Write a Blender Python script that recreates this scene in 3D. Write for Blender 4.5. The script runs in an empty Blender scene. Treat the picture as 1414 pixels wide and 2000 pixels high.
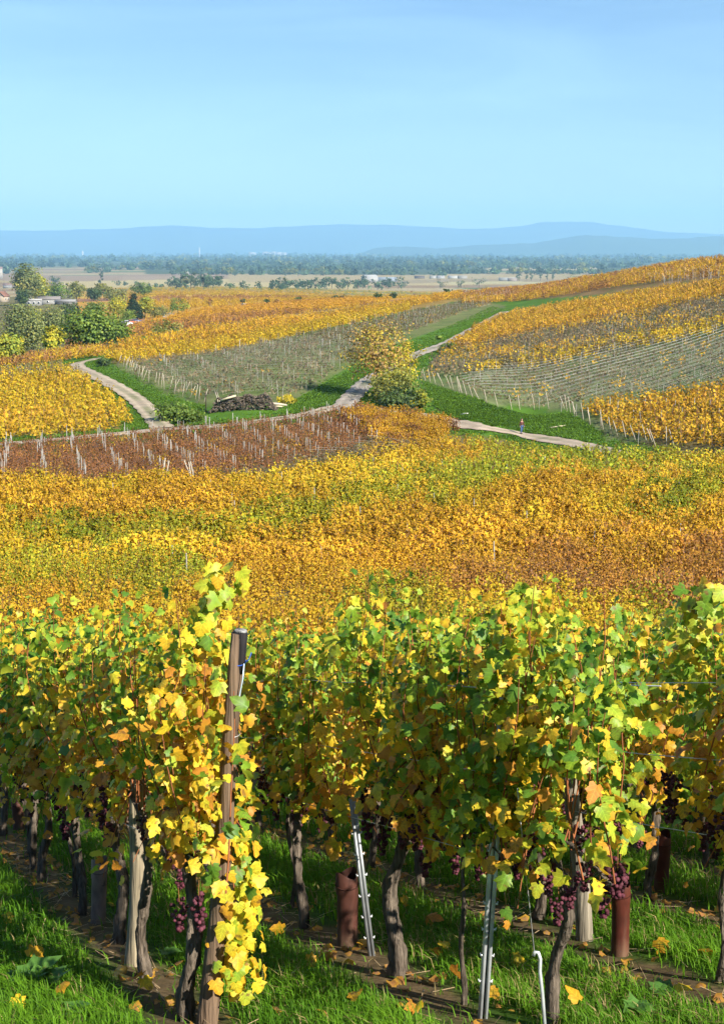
import bpy, math
import numpy as np
from mathutils import Matrix, Vector

# ------------------------------------------------------------------ camera, sky, sun, exposure
scene = bpy.context.scene
FPX, CU, CV, HV = 2800.0, 707.0, 1000.0, 490.0      # lens in photograph pixels, image centre, horizon row
PITCH = math.atan((CV - HV) / FPX)
cam_data = bpy.data.cameras.new("camera")
cam = bpy.data.objects.new("camera", cam_data)
scene.collection.objects.link(cam)
cam.location = (0, 0, 0)
cam.rotation_euler = (math.pi / 2 - PITCH, 0, 0)
cam_data.sensor_fit = 'VERTICAL'
cam_data.sensor_height = 36.0
cam_data.sensor_width = 36.0
cam_data.lens = 36.0 * FPX / 2000.0
cam_data.clip_start = 0.1
cam_data.clip_end = 120000.0
scene.camera = cam

SUN_EL, SUN_AZ = math.radians(33), math.radians(136)     # azimuth clockwise from +Y: right, a little behind the camera
sun_dir = Vector((math.sin(SUN_AZ) * math.cos(SUN_EL), math.cos(SUN_AZ) * math.cos(SUN_EL), math.sin(SUN_EL)))
world = bpy.data.worlds.new("World")
scene.world = world
world.use_nodes = True
wn, wl = world.node_tree.nodes, world.node_tree.links
wn.clear()
w_out = wn.new('ShaderNodeOutputWorld')
w_bg = wn.new('ShaderNodeBackground')
w_sky = wn.new('ShaderNodeTexSky')
w_sky.sky_type = 'NISHITA'
w_sky.sun_disc = False
w_sky.sun_elevation = SUN_EL
w_sky.sun_rotation = SUN_AZ
w_sky.altitude = 300
w_sky.air_density = 1.0
w_sky.dust_density = 0.15
w_sky.ozone_density = 6.0
# faint high cirrus: thin white streaks mixed into the sky everywhere
w_tc = wn.new('ShaderNodeTexCoord')
w_map = wn.new('ShaderNodeMapping')
w_map.inputs['Scale'].default_value = (2.2, 2.2, 14.0)
w_map.inputs['Rotation'].default_value = (0.12, 0.0, 0.3)
w_noise = wn.new('ShaderNodeTexNoise')
w_noise.inputs['Scale'].default_value = 1.6
w_noise.inputs['Detail'].default_value = 7.0
w_noise.inputs['Roughness'].default_value = 0.55
w_noise.inputs['Distortion'].default_value = 0.6
w_ramp = wn.new('ShaderNodeMapRange')
w_ramp.inputs['From Min'].default_value = 0.42
w_ramp.inputs['From Max'].default_value = 0.8
w_ramp.inputs['To Max'].default_value = 0.3
w_mix = wn.new('ShaderNodeMix')
w_mix.data_type = 'RGBA'
w_mix.inputs['B'].default_value = (5.6, 8.6, 10.6, 1)
wl.new(w_tc.outputs['Generated'], w_map.inputs['Vector'])
wl.new(w_map.outputs['Vector'], w_noise.inputs['Vector'])
wl.new(w_noise.outputs['Fac'], w_ramp.inputs['Value'])
wl.new(w_ramp.outputs['Result'], w_mix.inputs['Factor'])
wl.new(w_sky.outputs['Color'], w_mix.inputs['A'])
wl.new(w_mix.outputs['Result'], w_bg.inputs['Color'])
w_bg.inputs['Strength'].default_value = 0.056
wl.new(w_bg.outputs['Background'], w_out.inputs['Surface'])

sun_data = bpy.data.lights.new("sun", 'SUN')
sun_data.energy = 5.0
sun_data.angle = math.radians(0.53)
sun_data.color = (1.0, 0.93, 0.80)
sun = bpy.data.objects.new("sun", sun_data)
scene.collection.objects.link(sun)
sun.rotation_euler = (-sun_dir).to_track_quat('-Z', 'Y').to_euler()

scene.view_settings.view_transform = 'Standard'
scene.view_settings.look = 'None'
scene.view_settings.gamma = 1.0
scene.view_settings.use_curve_mapping = False
scene.view_settings.exposure = 1.3
scene.render.engine = 'CYCLES'
cy = scene.cycles
cy.use_adaptive_sampling = True
cy.adaptive_threshold = 0.03
cy.max_bounces = 4
cy.diffuse_bounces = 2
cy.glossy_bounces = 2
cy.transmission_bounces = 4
cy.volume_bounces = 1
cy.transparent_max_bounces = 6
cy.caustics_reflective = False
cy.caustics_refractive = False
cy.sample_clamp_indirect = 6.0

# ------------------------------------------------------------------ helpers
rng = np.random.default_rng(11)
COL = scene.collection


def tag(o, label=None, cat=None, group=None, kind=None):
    if label: o["label"] = label
    if cat: o["category"] = cat
    if group: o["group"] = group
    if kind: o["kind"] = kind
    return o


def empty(name, loc, rz=0.0):
    o = bpy.data.objects.new(name, None)
    o.empty_display_size = 0.2
    o.location = loc
    o.rotation_euler = (0, 0, rz)
    COL.objects.link(o)
    return o


def mesh_data(name, verts, faces, cols=None, mat=None, smooth=False):
    """faces: one int array (M,k) or a list of such arrays."""
    if not isinstance(faces, list): faces = [faces]
    faces = [np.asarray(f, dtype=np.int32) for f in faces if len(f)]
    me = bpy.data.meshes.new(name)
    verts = np.asarray(verts, dtype=np.float32)
    me.vertices.add(len(verts))
    me.vertices.foreach_set('co', verts.ravel())
    idx = np.concatenate([f.ravel() for f in faces])
    tot = np.concatenate([np.full(len(f), f.shape[1], dtype=np.int32) for f in faces])
    start = np.concatenate([[0], np.cumsum(tot)[:-1]]).astype(np.int32)
    me.loops.add(len(idx))
    me.loops.foreach_set('vertex_index', idx)
    me.polygons.add(len(tot))
    me.polygons.foreach_set('loop_start', start)
    if smooth:
        me.polygons.foreach_set('use_smooth', np.ones(len(tot), dtype=bool))
    if cols is not None:
        c = np.ones((len(verts), 4), dtype=np.float32)
        c[:, :3] = cols
        at = me.attributes.new('col', 'FLOAT_COLOR', 'POINT')
        at.data.foreach_set('color', c.ravel())
    me.update(calc_edges=True)
    if mat is not None: me.materials.append(mat)
    return me


def obj(name, me, parent=None, loc=None, rz=0.0, M=None):
    o = bpy.data.objects.new(name, me)
    COL.objects.link(o)
    if parent is not None: o.parent = parent
    if M is not None: o.matrix_local = M
    else:
        if loc is not None: o.location = loc
        if rz: o.rotation_euler = (0, 0, rz)
    return o


class MB:
    """collects pieces of one mesh"""
    def __init__(s):
        s.v, s.q, s.t, s.c, s.n = [], [], [], [], 0

    def add(s, v, q=None, t=None, c=(1, 1, 1)):
        v = np.asarray(v, float)
        if q is not None and len(q): s.q.append(np.asarray(q) + s.n)
        if t is not None and len(t): s.t.append(np.asarray(t) + s.n)
        c = np.asarray(c, float)
        if c.ndim == 1: c = np.tile(c, (len(v), 1))
        s.v.append(v); s.c.append(c); s.n += len(v)

    def box(s, cx, cy, cz, sx, sy, sz, c=(1, 1, 1), R=None):
        d = np.array([[-1, -1, -1], [1, -1, -1], [1, 1, -1], [-1, 1, -1], [-1, -1, 1], [1, -1, 1], [1, 1, 1], [-1, 1, 1]]) * 0.5
        v = d * np.array([sx, sy, sz])
        if R is not None: v = v @ np.asarray(R).T
        s.add(v + np.array([cx, cy, cz]), [[0, 3, 2, 1], [4, 5, 6, 7], [0, 1, 5, 4], [1, 2, 6, 5], [2, 3, 7, 6], [3, 0, 4, 7]], None, c)

    def tube(s, pts, rad, n=8, c=(1, 1, 1), rough=0.0, seed=0, cap=True, ridges=0):
        pts = np.asarray(pts, float); m = len(pts)
        rad = np.broadcast_to(np.asarray(rad, float), (m,))
        tan = np.gradient(pts, axis=0) if m > 1 else np.array([[0, 0, 1.0]])
        tan /= np.linalg.norm(tan, axis=1)[:, None] + 1e-9
        ref = np.array([0.31, 0.95, 0.05]) if abs(tan[0, 2]) > 0.6 else np.array([0, 0, 1.0])
        a = np.cross(tan, ref); a /= np.linalg.norm(a, axis=1)[:, None] + 1e-9
        b = np.cross(tan, a)
        th = np.linspace(0, 2 * np.pi, n, endpoint=False)
        rs = np.random.default_rng(seed)
        k = np.ones((m, n))
        if rough:
            k += rough * rs.normal(size=(m, n))
            k += rough * 1.2 * np.sin(th * 3 + np.linspace(0, 4, m)[:, None] + seed) 
        if ridges: k += ridges * (np.arange(n) % 2 - 0.5)
        v = pts[:, None] + (rad[:, None] * k)[..., None] * (np.cos(th)[None, :, None] * a[:, None] + np.sin(th)[None, :, None] * b[:, None])
        i = np.arange(m - 1)[:, None] * n; j = np.arange(n)[None, :]
        q = np.stack([i + j, i + (j + 1) % n, i + n + (j + 1) % n, i + n + j], -1).reshape(-1, 4)
        v = v.reshape(-1, 3)
        t = []
        if cap:
            v = np.vstack([v, pts[-1], pts[0]])
            e = (m - 1) * n
            t = [[e + jj, e + (jj + 1) % n, m * n] for jj in range(n)] + [[(jj + 1) % n, jj, m * n + 1] for jj in range(n)]
        s.add(v, q, t, c)

    def data(s, name, mat, smooth=False):
        V = np.vstack(s.v); C = np.vstack(s.c)
        f = []
        if s.q: f.append(np.vstack(s.q))
        if s.t: f.append(np.vstack(s.t))
        return mesh_data(name, V, f, C, mat, smooth)

    def build(s, name, mat, parent=None, loc=None, rz=0.0, smooth=False):
        return obj(name, s.data(name, mat, smooth), parent, loc, rz)


def lin(r, g, b):
    return tuple(((x / 255) / 12.92 if x / 255 <= 0.04045 else ((x / 255 + 0.055) / 1.055) ** 2.4) for x in (r, g, b))


# value noise on a plane (numpy), for colour and density variation of plants and ground
_perm = np.random.default_rng(5).random((256, 256))


def vnoise(x, y, s=1.0, o=0):
    x = np.asarray(x, float) / s + 37.7 * o; y = np.asarray(y, float) / s + 11.3 * o
    xi, yi = np.floor(x).astype(int), np.floor(y).astype(int)
    fx, fy = x - xi, y - yi
    fx, fy = fx * fx * (3 - 2 * fx), fy * fy * (3 - 2 * fy)
    g = lambda a, b: _perm[a & 255, b & 255]
    return (g(xi, yi) * (1 - fx) + g(xi + 1, yi) * fx) * (1 - fy) + (g(xi, yi + 1) * (1 - fx) + g(xi + 1, yi + 1) * fx) * fy


def fnoise(x, y, s=1.0, o=0, n=4):
    r, a, t = 0, 1.0, 0
    for k in range(n):
        r = r + a * vnoise(x, y, s / 2 ** k, o + k); t += a; a *= 0.55
    return r / t


# ------------------------------------------------------------------ pixel <-> direction (design aid), terrain height function
_cp, _sp = math.cos(PITCH), math.sin(PITCH)


def ray(u, v):
    """slope of the line of sight: x/y and z/y"""
    u = np.asarray(u, float); v = np.asarray(v, float)
    dy = FPX * _cp - (v - CV) * _sp
    return (u - CU) / dy, (-FPX * _sp - (v - CV) * _cp) / dy


def project(x, y, z):
    f = y * _cp - z * _sp
    up = y * _sp + z * _cp
    return CU + FPX * x / f, CV - FPX * up / f


# control points of the relief: (u, v, distance) seen on the ground, or ('z', a, y, z)
CP = []
for yy, zz in ((2.0, -2.35), (4.0, -2.95), (6.2, -3.58), (8, -4.10), (10, -4.68), (14.2, -5.86), (20, -7.4), (27, -8.95), (35, -10.5), (45, -12.0), (60, -13.8), (78, -15.3)):
    for aa in (-0.5, -0.25, 0.0, 0.25, 0.5):
        CP.append((aa, yy, zz))
for (u, v, d) in (
        (0, 950, 100), (350, 955, 100), (700, 925, 118), (1050, 930, 112), (1414, 950, 100),
        (0, 865, 150), (330, 832, 168), (560, 818, 166), (700, 850, 150), (900, 842, 164), (1018, 849, 164), (1160, 876, 150), (1414, 868, 138), (1250, 880, 145),
        (1150, 805, 172), (1414, 800, 158), (1414, 740, 182), (1414, 650, 225), (1414, 580, 290), (1414, 540, 340), (1414, 508, 410),
        (1165, 700, 220), (1165, 620, 300), (1165, 575, 380), (1165, 546, 480),
        (930, 792, 174), (1000, 700, 235), (1000, 600, 400), (1000, 572, 520),
        (880, 672, 270), (820, 690, 245), (725, 740, 208), (655, 793, 178), (900, 585, 470), (870, 576, 580),
        (500, 782, 182), (500, 735, 205), (500, 665, 285), (500, 625, 380), (700, 602, 460), (500, 602, 640), (700, 586, 720),
        (500, 582, 1000), (500, 569, 1600), (225, 712, 240), (150, 712, 250), (270, 780, 195), (100, 722, 245), (0, 722, 250), (0, 790, 190),
        (200, 690, 275), (0, 702, 290), (250, 652, 420), (250, 622, 620), (0, 600, 900)):
    a, t = ray(u, v)
    CP.append((float(a), d, float(t) * d))
for aa, yy, zz in ((-0.25, 400, -29), (-0.25, 560, -34), (-0.5, 150, -20), (-0.5, 280, -24), (-0.5, 500, -34), (-0.5, 900, -45),
                   (0.5, 120, -15), (0.5, 200, -8), (0.5, 300, 3), (0.5, 450, 9), (0.5, 800, 0), (0.5, 1300, -40),
                   (0.25, 650, -9), (0.25, 900, -25), (0.25, 1300, -45), (0.1, 800, -27), (0.1, 1100, -42)):
    CP.append((aa, yy, zz))
for yy, zz in ((2400, -59), (3500, -60), (6000, -60), (12000, -60), (30000, -60)):
    for aa in (-0.5, -0.25, 0, 0.25, 0.5):
        CP.append((aa, yy, zz))
CP = np.array(CP)


def _tps(P, Q):
    r2 = ((P[:, None, :] - Q[None, :, :]) ** 2).sum(-1)
    return 0.5 * r2 * np.log(r2 + 1e-12)


_P = np.stack([CP[:, 0] * 5.0, np.log(CP[:, 1])], 1)
_n = len(_P)
_A = np.zeros((_n + 3, _n + 3))
_A[:_n, :_n] = _tps(_P, _P) + np.eye(_n) * 2e-3
_A[:_n, _n] = 1; _A[:_n, _n + 1:] = _P
_A[_n, :_n] = 1; _A[_n + 1:, :_n] = _P.T
_w = np.linalg.solve(_A, np.concatenate([CP[:, 2], [0, 0, 0]]))
_ga = np.linspace(-0.5, 0.5, 121)
_gl = np.linspace(math.log(2.0), math.log(30000.0), 420)
_GA, _GL = np.meshgrid(_ga, _gl)
_Q = np.stack([_GA.ravel() * 5.0, _GL.ravel()], 1)
_T = (_tps(_Q, _P) @ _w[:_n] + _w[_n] + _Q @ _w[_n + 1:]).reshape(_GA.shape)
_T = np.where(_GL > math.log(2300), np.minimum(_T, -58.5), _T)
_T = np.maximum(_T, -61.0)


def zt(x, y):
    """ground height"""
    x = np.asarray(x, float); y = np.asarray(y, float)
    yy = np.clip(y, 2.0, 29999.0)
    a = np.clip(x / yy, -0.4999, 0.4999)
    fa = (a + 0.5) * 120; fl = (np.log(yy) - _gl[0]) / (_gl[1] - _gl[0])
    i = np.clip(fa.astype(int), 0, 119); j = np.clip(fl.astype(int), 0, 418)
    fa = fa - i; fl = fl - j
    z = (_T[j, i] * (1 - fa) + _T[j, i + 1] * fa) * (1 - fl) + (_T[j + 1, i] * (1 - fa) + _T[j + 1, i + 1] * fa) * fl
    z = z + np.where(y < 2.0, 0.30 * (2.0 - y), 0)
    return z + 0.05 * (vnoise(x, y, 1.1, 3) - 0.5) * np.clip((y - 2) / 4, 0, 1) * np.clip((400 - y) / 300, 0, 1)


_ys = np.exp(np.linspace(math.log(4.5), math.log(29000), 2600))


def ground(u, v):
    """first point of the ground seen at a photograph pixel -> (x, y, z)"""
    a, t = ray(u, v)
    a = float(a); t = float(t)
    d = zt(a * _ys, _ys) - t * _ys
    k = np.argmax(d > 0)
    if d[k] <= 0: k = len(_ys) - 1
    if k > 0 and d[k] > 0:
        f = d[k - 1] / (d[k - 1] - d[k]); y = _ys[k - 1] + f * (_ys[k] - _ys[k - 1])
    else: y = _ys[k]
    return np.array([a * y, y, float(zt(a * y, y))])


def at(u, v, y):
    a, t = ray(u, v)
    return np.array([float(a) * y, y, float(t) * y])


def gpoly(pix):
    return np.array([ground(*p)[:2] for p in pix])


def inside(x, y, poly):
    r = np.zeros(np.shape(x), bool)
    n = len(poly)
    for i in range(n):
        x0, y0 = poly[i]; x1, y1 = poly[(i + 1) % n]
        c = ((y0 > y) != (y1 > y)) & (x < (x1 - x0) * (y - y0) / (y1 - y0 + 1e-12) + x0)
        r ^= c
    return r

# ------------------------------------------------------------------ materials
def new_mat(name):
    m = bpy.data.materials.new(name)
    m.use_nodes = True
    nt = m.node_tree
    nt.nodes.clear()
    return m, nt.nodes, nt.links


def node(N, kind, **kw):
    n = N.new(kind)
    for k, v in kw.items():
        if k in n.inputs: n.inputs[k].default_value = v
        else: setattr(n, k, v)
    return n


def noise_tint(N, L, col_out, scale, lo, hi, coord='Object', detail=4.0, stretch=None):
    """multiply a colour by a procedural noise between lo and hi"""
    tc = N.new('ShaderNodeTexCoord')
    src = tc.outputs[coord]
    if stretch:
        mp = N.new('ShaderNodeMapping'); mp.inputs['Scale'].default_value = stretch
        L.new(src, mp.inputs['Vector']); src = mp.outputs['Vector']
    nz = node(N, 'ShaderNodeTexNoise', Scale=scale, Detail=detail)
    L.new(src, nz.inputs['Vector'])
    mr = node(N, 'ShaderNodeMapRange')
    mr.inputs['From Min'].default_value = 0.25; mr.inputs['From Max'].default_value = 0.75
    mr.inputs['To Min'].default_value = lo; mr.inputs['To Max'].default_value = hi
    L.new(nz.outputs['Fac'], mr.inputs['Value'])
    mx = node(N, 'ShaderNodeVectorMath', operation='SCALE')
    L.new(col_out, mx.inputs[0]); L.new(mr.outputs['Result'], mx.inputs['Scale'])
    return mx.outputs['Vector'], nz.outputs['Fac']


def mat_attr(name, rough=0.8, spec=0.3, scale=0, lo=0.8, hi=1.2, bump=0.0, stretch=None, metal=0.0, coord='Object', dist=0.02):
    m, N, L = new_mat(name)
    out = N.new('ShaderNodeOutputMaterial')
    p = node(N, 'ShaderNodeBsdfPrincipled', Roughness=rough, Metallic=metal)
    p.inputs['Specular IOR Level'].default_value = spec
    a = node(N, 'ShaderNodeAttribute', attribute_name='col')
    c = a.outputs['Color']
    if scale:
        c, f = noise_tint(N, L, c, scale, lo, hi, coord, 5.0, stretch)
        if bump:
            b = node(N, 'ShaderNodeBump', Strength=bump, Distance=dist)
            L.new(f, b.inputs['Height']); L.new(b.outputs['Normal'], p.inputs['Normal'])
    L.new(c, p.inputs['Base Color'])
    L.new(p.outputs['BSDF'], out.inputs['Surface'])
    return m


def mat_leafy(name, trans=0.4, use_obj=False, rough=0.5, spec=0.35, scale=30.0, lo=0.85, hi=1.15, tb=1.5, spots=0.0, veins=False):
    m, N, L = new_mat(name)
    out = N.new('ShaderNodeOutputMaterial')
    p = node(N, 'ShaderNodeBsdfPrincipled', Roughness=rough)
    p.inputs['Specular IOR Level'].default_value = spec
    a = node(N, 'ShaderNodeAttribute', attribute_name='col')
    c = a.outputs['Color']
    if use_obj:
        oi = N.new('ShaderNodeObjectInfo')
        mu = node(N, 'ShaderNodeVectorMath', operation='MULTIPLY')
        L.new(c, mu.inputs[0]); L.new(oi.outputs['Color'], mu.inputs[1])
        c = mu.outputs['Vector']
    if scale:
        c, f = noise_tint(N, L, c, scale, lo, hi, 'Object', 3.0)
    if spots:           # brown blotches of dying leaf
        tc = N.new('ShaderNodeTexCoord'); nz = node(N, 'ShaderNodeTexNoise', Scale=spots, Detail=3.0)
        if use_obj:
            oi2 = N.new('ShaderNodeObjectInfo'); ad = node(N, 'ShaderNodeVectorMath', operation='ADD'); cb = N.new('ShaderNodeCombineXYZ')
            mm = node(N, 'ShaderNodeMath', operation='MULTIPLY'); mm.inputs[1].default_value = 50.0
            L.new(oi2.outputs['Random'], mm.inputs[0]); L.new(mm.outputs['Value'], cb.inputs['X']); L.new(mm.outputs['Value'], cb.inputs['Z'])
            L.new(tc.outputs['Object'], ad.inputs[0]); L.new(cb.outputs['Vector'], ad.inputs[1]); L.new(ad.outputs['Vector'], nz.inputs['Vector'])
        else: L.new(tc.outputs['Object'], nz.inputs['Vector'])
        mr = node(N, 'ShaderNodeMapRange'); mr.inputs['From Min'].default_value = .60; mr.inputs['From Max'].default_value = .68; mr.inputs['To Max'].default_value = .75
        L.new(nz.outputs['Fac'], mr.inputs['Value'])
        mb_ = node(N, 'ShaderNodeMix', data_type='RGBA'); mb_.inputs['B'].default_value = (.16, .075, .025, 1)
        L.new(mr.outputs['Result'], mb_.inputs['Factor']); L.new(c, mb_.inputs['A']); c = mb_.outputs['Result']
    if veins:           # paler midrib and side veins in the leaf's own plane
        tc = N.new('ShaderNodeTexCoord'); sx = N.new('ShaderNodeSeparateXYZ'); L.new(tc.outputs['Object'], sx.inputs['Vector'])
        ab = node(N, 'ShaderNodeMath', operation='ABSOLUTE'); L.new(sx.outputs['X'], ab.inputs[0])
        m1 = node(N, 'ShaderNodeMath', operation='MULTIPLY'); m1.inputs[1].default_value = .75; L.new(ab.outputs['Value'], m1.inputs[0])
        m2 = node(N, 'ShaderNodeMath', operation='SUBTRACT'); L.new(sx.outputs['Y'], m2.inputs[0]); L.new(m1.outputs['Value'], m2.inputs[1])
        m3 = node(N, 'ShaderNodeMath', operation='PINGPONG'); m3.inputs[1].default_value = .13; L.new(m2.outputs['Value'], m3.inputs[0])
        mn = node(N, 'ShaderNodeMath', operation='MINIMUM'); L.new(ab.outputs['Value'], mn.inputs[0]); L.new(m3.outputs['Value'], mn.inputs[1])
        mr = node(N, 'ShaderNodeMapRange'); mr.inputs['From Min'].default_value = .008; mr.inputs['From Max'].default_value = .03; mr.inputs['To Min'].default_value = 1.3; mr.inputs['To Max'].default_value = .95
        L.new(mn.outputs['Value'], mr.inputs['Value'])
        sv = node(N, 'ShaderNodeVectorMath', operation='SCALE'); L.new(c, sv.inputs[0]); L.new(mr.outputs['Result'], sv.inputs['Scale']); c = sv.outputs['Vector']
    L.new(c, p.inputs['Base Color'])
    t = N.new('ShaderNodeBsdfTranslucent')
    sc = node(N, 'ShaderNodeVectorMath', operation='SCALE'); sc.inputs['Scale'].default_value = tb
    L.new(c, sc.inputs[0]); L.new(sc.outputs['Vector'], t.inputs['Color'])
    mx = N.new('ShaderNodeMixShader'); mx.inputs['Fac'].default_value = trans
    L.new(p.outputs['BSDF'], mx.inputs[1]); L.new(t.outputs['BSDF'], mx.inputs[2])
    L.new(mx.outputs['Shader'], out.inputs['Surface'])
    return m


M_LEAF = mat_leafy('vine_leaf', 0.34, scale=25.0, tb=1.6, spots=22.0)
M_LEAF1 = mat_leafy('vine_leaf_single', 0.34, use_obj=True, scale=2.5, lo=0.75, hi=1.2, tb=1.6, spots=2.2, veins=True)
M_FIELD = mat_leafy('field_foliage', 0.3, scale=0, rough=0.7, spec=0.12, tb=1.3)
M_TREE = mat_leafy('tree_foliage', 0.3, scale=0, rough=0.6, spec=0.2)
M_GRASS = mat_leafy('grass_blade', 0.4, scale=0, rough=0.6, spec=0.15)
M_MATTE = mat_attr('painted_matte', 0.8, 0.2, scale=6.0, lo=0.88, hi=1.1)
M_PLAIN = mat_attr('plain_matte', 0.85, 0.2)
M_BARK = mat_attr('vine_bark', 0.95, 0.1, scale=55.0, lo=0.2, hi=1.9, bump=1.0, stretch=(1, 1, 0.10), dist=0.03)
M_WOOD = mat_attr('weathered_post_wood', 0.9, 0.15, scale=60.0, lo=0.3, hi=1.5, bump=1.0, stretch=(1, 1, 0.04), dist=0.012)
M_METAL = mat_attr('galvanised_metal', 0.45, 0.5, scale=12.0, lo=0.7, hi=1.2, metal=0.45)
M_TUBE = mat_attr('brown_plastic_tube', 0.6, 0.3, scale=14.0, lo=0.45, hi=1.5, bump=.3, stretch=(1, 1, 0.4))
M_GRAPE = mat_attr('grape_skin', 0.7, 0.2, scale=60.0, lo=0.6, hi=1.4)
M_ROCK = mat_attr('far_wood_mass', 0.95, 0.05, scale=0.05, lo=0.55, hi=1.35)
M_GLASS = mat_attr('dark_glass', 0.08, 0.6)
M_PAINT = mat_attr('car_paint', 0.25, 0.5)

# ground: colour per zone, broken up by noise, with small relief
M_GROUND, N, L = new_mat('ground_soil_and_turf')
out = N.new('ShaderNodeOutputMaterial')
p = node(N, 'ShaderNodeBsdfPrincipled', Roughness=0.95)
p.inputs['Specular IOR Level'].default_value = 0.1
a = node(N, 'ShaderNodeAttribute', attribute_name='col')
c1, f1 = noise_tint(N, L, a.outputs['Color'], 0.22, 0.72, 1.28, 'Object', 8.0)
c2, f2 = noise_tint(N, L, c1, 7.0, 0.7, 1.3, 'Object', 6.0)
b = node(N, 'ShaderNodeBump', Strength=0.6, Distance=0.05)
L.new(f2, b.inputs['Height']); L.new(b.outputs['Normal'], p.inputs['Normal'])
L.new(c2, p.inputs['Base Color'])
L.new(p.outputs['BSDF'], out.inputs['Surface'])

# ------------------------------------------------------------------ ground sheet
ROW0 = (-0.74, 0.56, 2.0, 3.35, 4.7, 6.05, 7.4, 8.75, 10.1, 11.45)      # foreground vine rows: x at y = 6.2
RSL = -0.40                                                            # and their drift to the left per metre


def row_x(k, y): return ROW0[k] + RSL * (y - 6.2)


ROAD_MAIN = [(-60, 873), (0, 869), (80, 862), (160, 856), (240, 848), (320, 840), (400, 835), (470, 829), (560, 817), (610, 808), (652, 797), (690, 795), (760, 803), (830, 813), (895, 829), (950, 838), (1018, 850), (1090, 863), (1160, 877), (1230, 893)]
ROAD_FORK = [(318, 838), (300, 815), (283, 796), (262, 778), (232, 759), (200, 742), (172, 729), (152, 719), (152, 711), (176, 705), (192, 701)]
ROAD_UP = [(668, 799), (688, 776), (708, 756), (726, 741), (758, 722), (790, 704), (820, 691), (846, 682), (874, 672), (905, 655), (950, 630), (985, 610)]
ROAD_FAR = [(298, 616), (322, 614), (334, 618), (316, 626)]


def dense(pix, n=8):
    w = np.array([ground(*q)[:2] for q in pix])
    out_ = []
    P = np.vstack([2 * w[0] - w[1], w, 2 * w[-1] - w[-2]])
    for i in range(1, len(P) - 2):
        for s in np.linspace(0, 1, n, endpoint=False):
            p0, p1, p2, p3 = P[i - 1:i + 3]
            out_.append(0.5 * ((2 * p1) + (-p0 + p2) * s + (2 * p0 - 5 * p1 + 4 * p2 - p3) * s ** 2 + (-p0 + 3 * p1 - 3 * p2 + p3) * s ** 3))
    out_.append(w[-1])
    return np.array(out_)


roads_xy = [dense(ROAD_MAIN), dense(ROAD_FORK), dense(ROAD_UP)]


def road_dist(x, y):
    r = np.full(np.shape(x), 1e9)
    for R in roads_xy:
        for i in range(0, len(R), 2):
            r = np.minimum(r, (x - R[i, 0]) ** 2 + (y - R[i, 1]) ** 2)
    return np.sqrt(r)


GRASS = (0.07, 0.155, 0.014)
ZONES = [  # (polygon in photograph pixels, y range, colour)
    ([(-200, 2100), (1600, 2100), (1600, 1120), (-200, 1120)], (0, 30), (0.05, 0.11, 0.012)),
    ([(-400, 1400), (1900, 1400), (1900, 860), (880, 840), (880, 835), (370, 960), (-400, 960)], (30, 165), (0.15, 0.12, 0.045)),
    ([(-300, 950), (370, 955), (700, 910), (880, 850), (880, 800), (690, 795), (560, 818), (320, 842), (0, 868), (-300, 890)], (95, 180), (0.17, 0.115, 0.042)),
    ([(-200, 862), (240, 842), (262, 815), (200, 757), (130, 720), (-200, 730)], (145, 265), (0.22, 0.16, 0.04)),
    ([(222, 712), (330, 775), (400, 795), (560, 792), (655, 735), (720, 690), (840, 650), (990, 600), (930, 580), (700, 630), (440, 685)], (170, 480), (0.135, 0.155, 0.055)),
    ([(200, 690), (225, 712), (440, 685), (700, 628), (930, 580), (880, 573), (700, 600), (420, 648)], (200, 620), (0.25, 0.17, 0.045)),
    ([(820, 745), (930, 790), (1110, 800), (1190, 860), (1500, 900), (1500, 540), (1414, 548), (1000, 605), (880, 660)], (150, 420), (0.135, 0.16, 0.065)),
    ([(930, 592), (1500, 555), (1500, 480), (1165, 540), (880, 572)], (300, 700), (0.22, 0.14, 0.06)),
    ([(200, 690), (420, 648), (700, 600), (880, 573), (880, 560), (240, 560), (240, 640)], (360, 2300), (0.26, 0.17, 0.06)),
]
NY = 520
aj = np.unique(np.concatenate([np.linspace(-0.30, 0.30, 190), np.linspace(-0.62, -0.30, 26), np.linspace(0.30, 0.62, 26)]))
yi = np.concatenate([np.linspace(-14, 2.0, 12, endpoint=False), np.exp(np.linspace(math.log(2.0), math.log(29500), NY))])
AJ, YI = np.meshgrid(aj, yi)
XG = AJ * np.where(YI > 0, np.sqrt(np.maximum(YI, 0) ** 2 + 400 * np.exp(-np.maximum(YI, 0) / 60)), 20)
XG = AJ * np.sqrt(np.maximum(YI, 0) ** 2 + 22 ** 2 * np.exp(-np.maximum(YI, 0) / 15))
ZG = zt(XG, YI)
UG, VG = project(XG, np.maximum(YI, 1.0), ZG)
CG = np.zeros(XG.shape + (3,)); CG[:] = GRASS
CG *= (0.75 + 0.5 * fnoise(XG, YI, 9.0, 2))[..., None]
for poly, (y0, y1), colr in ZONES:
    m = inside(UG, VG, np.array(poly, float)) & (YI > y0) & (YI < y1)
    n = fnoise(XG, YI, 6.0, 4)[..., None]
    CG[m] = (np.array(colr) * (0.75 + 0.5 * n))[m]
    g = (fnoise(XG, YI, 5.0, 9) > 0.56) & m & (YI < 400)
    CG[g] = (0.6 * CG + 0.4 * np.array(GRASS) * 0.8)[g]
# verges beside the tracks
rd = road_dist(XG, YI)
vg = (rd < 3.8) & (YI < 500)
CG[vg] = (np.array(GRASS) * (0.7 + 0.6 * fnoise(XG, YI, 2.0, 6))[..., None])[vg]
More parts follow.
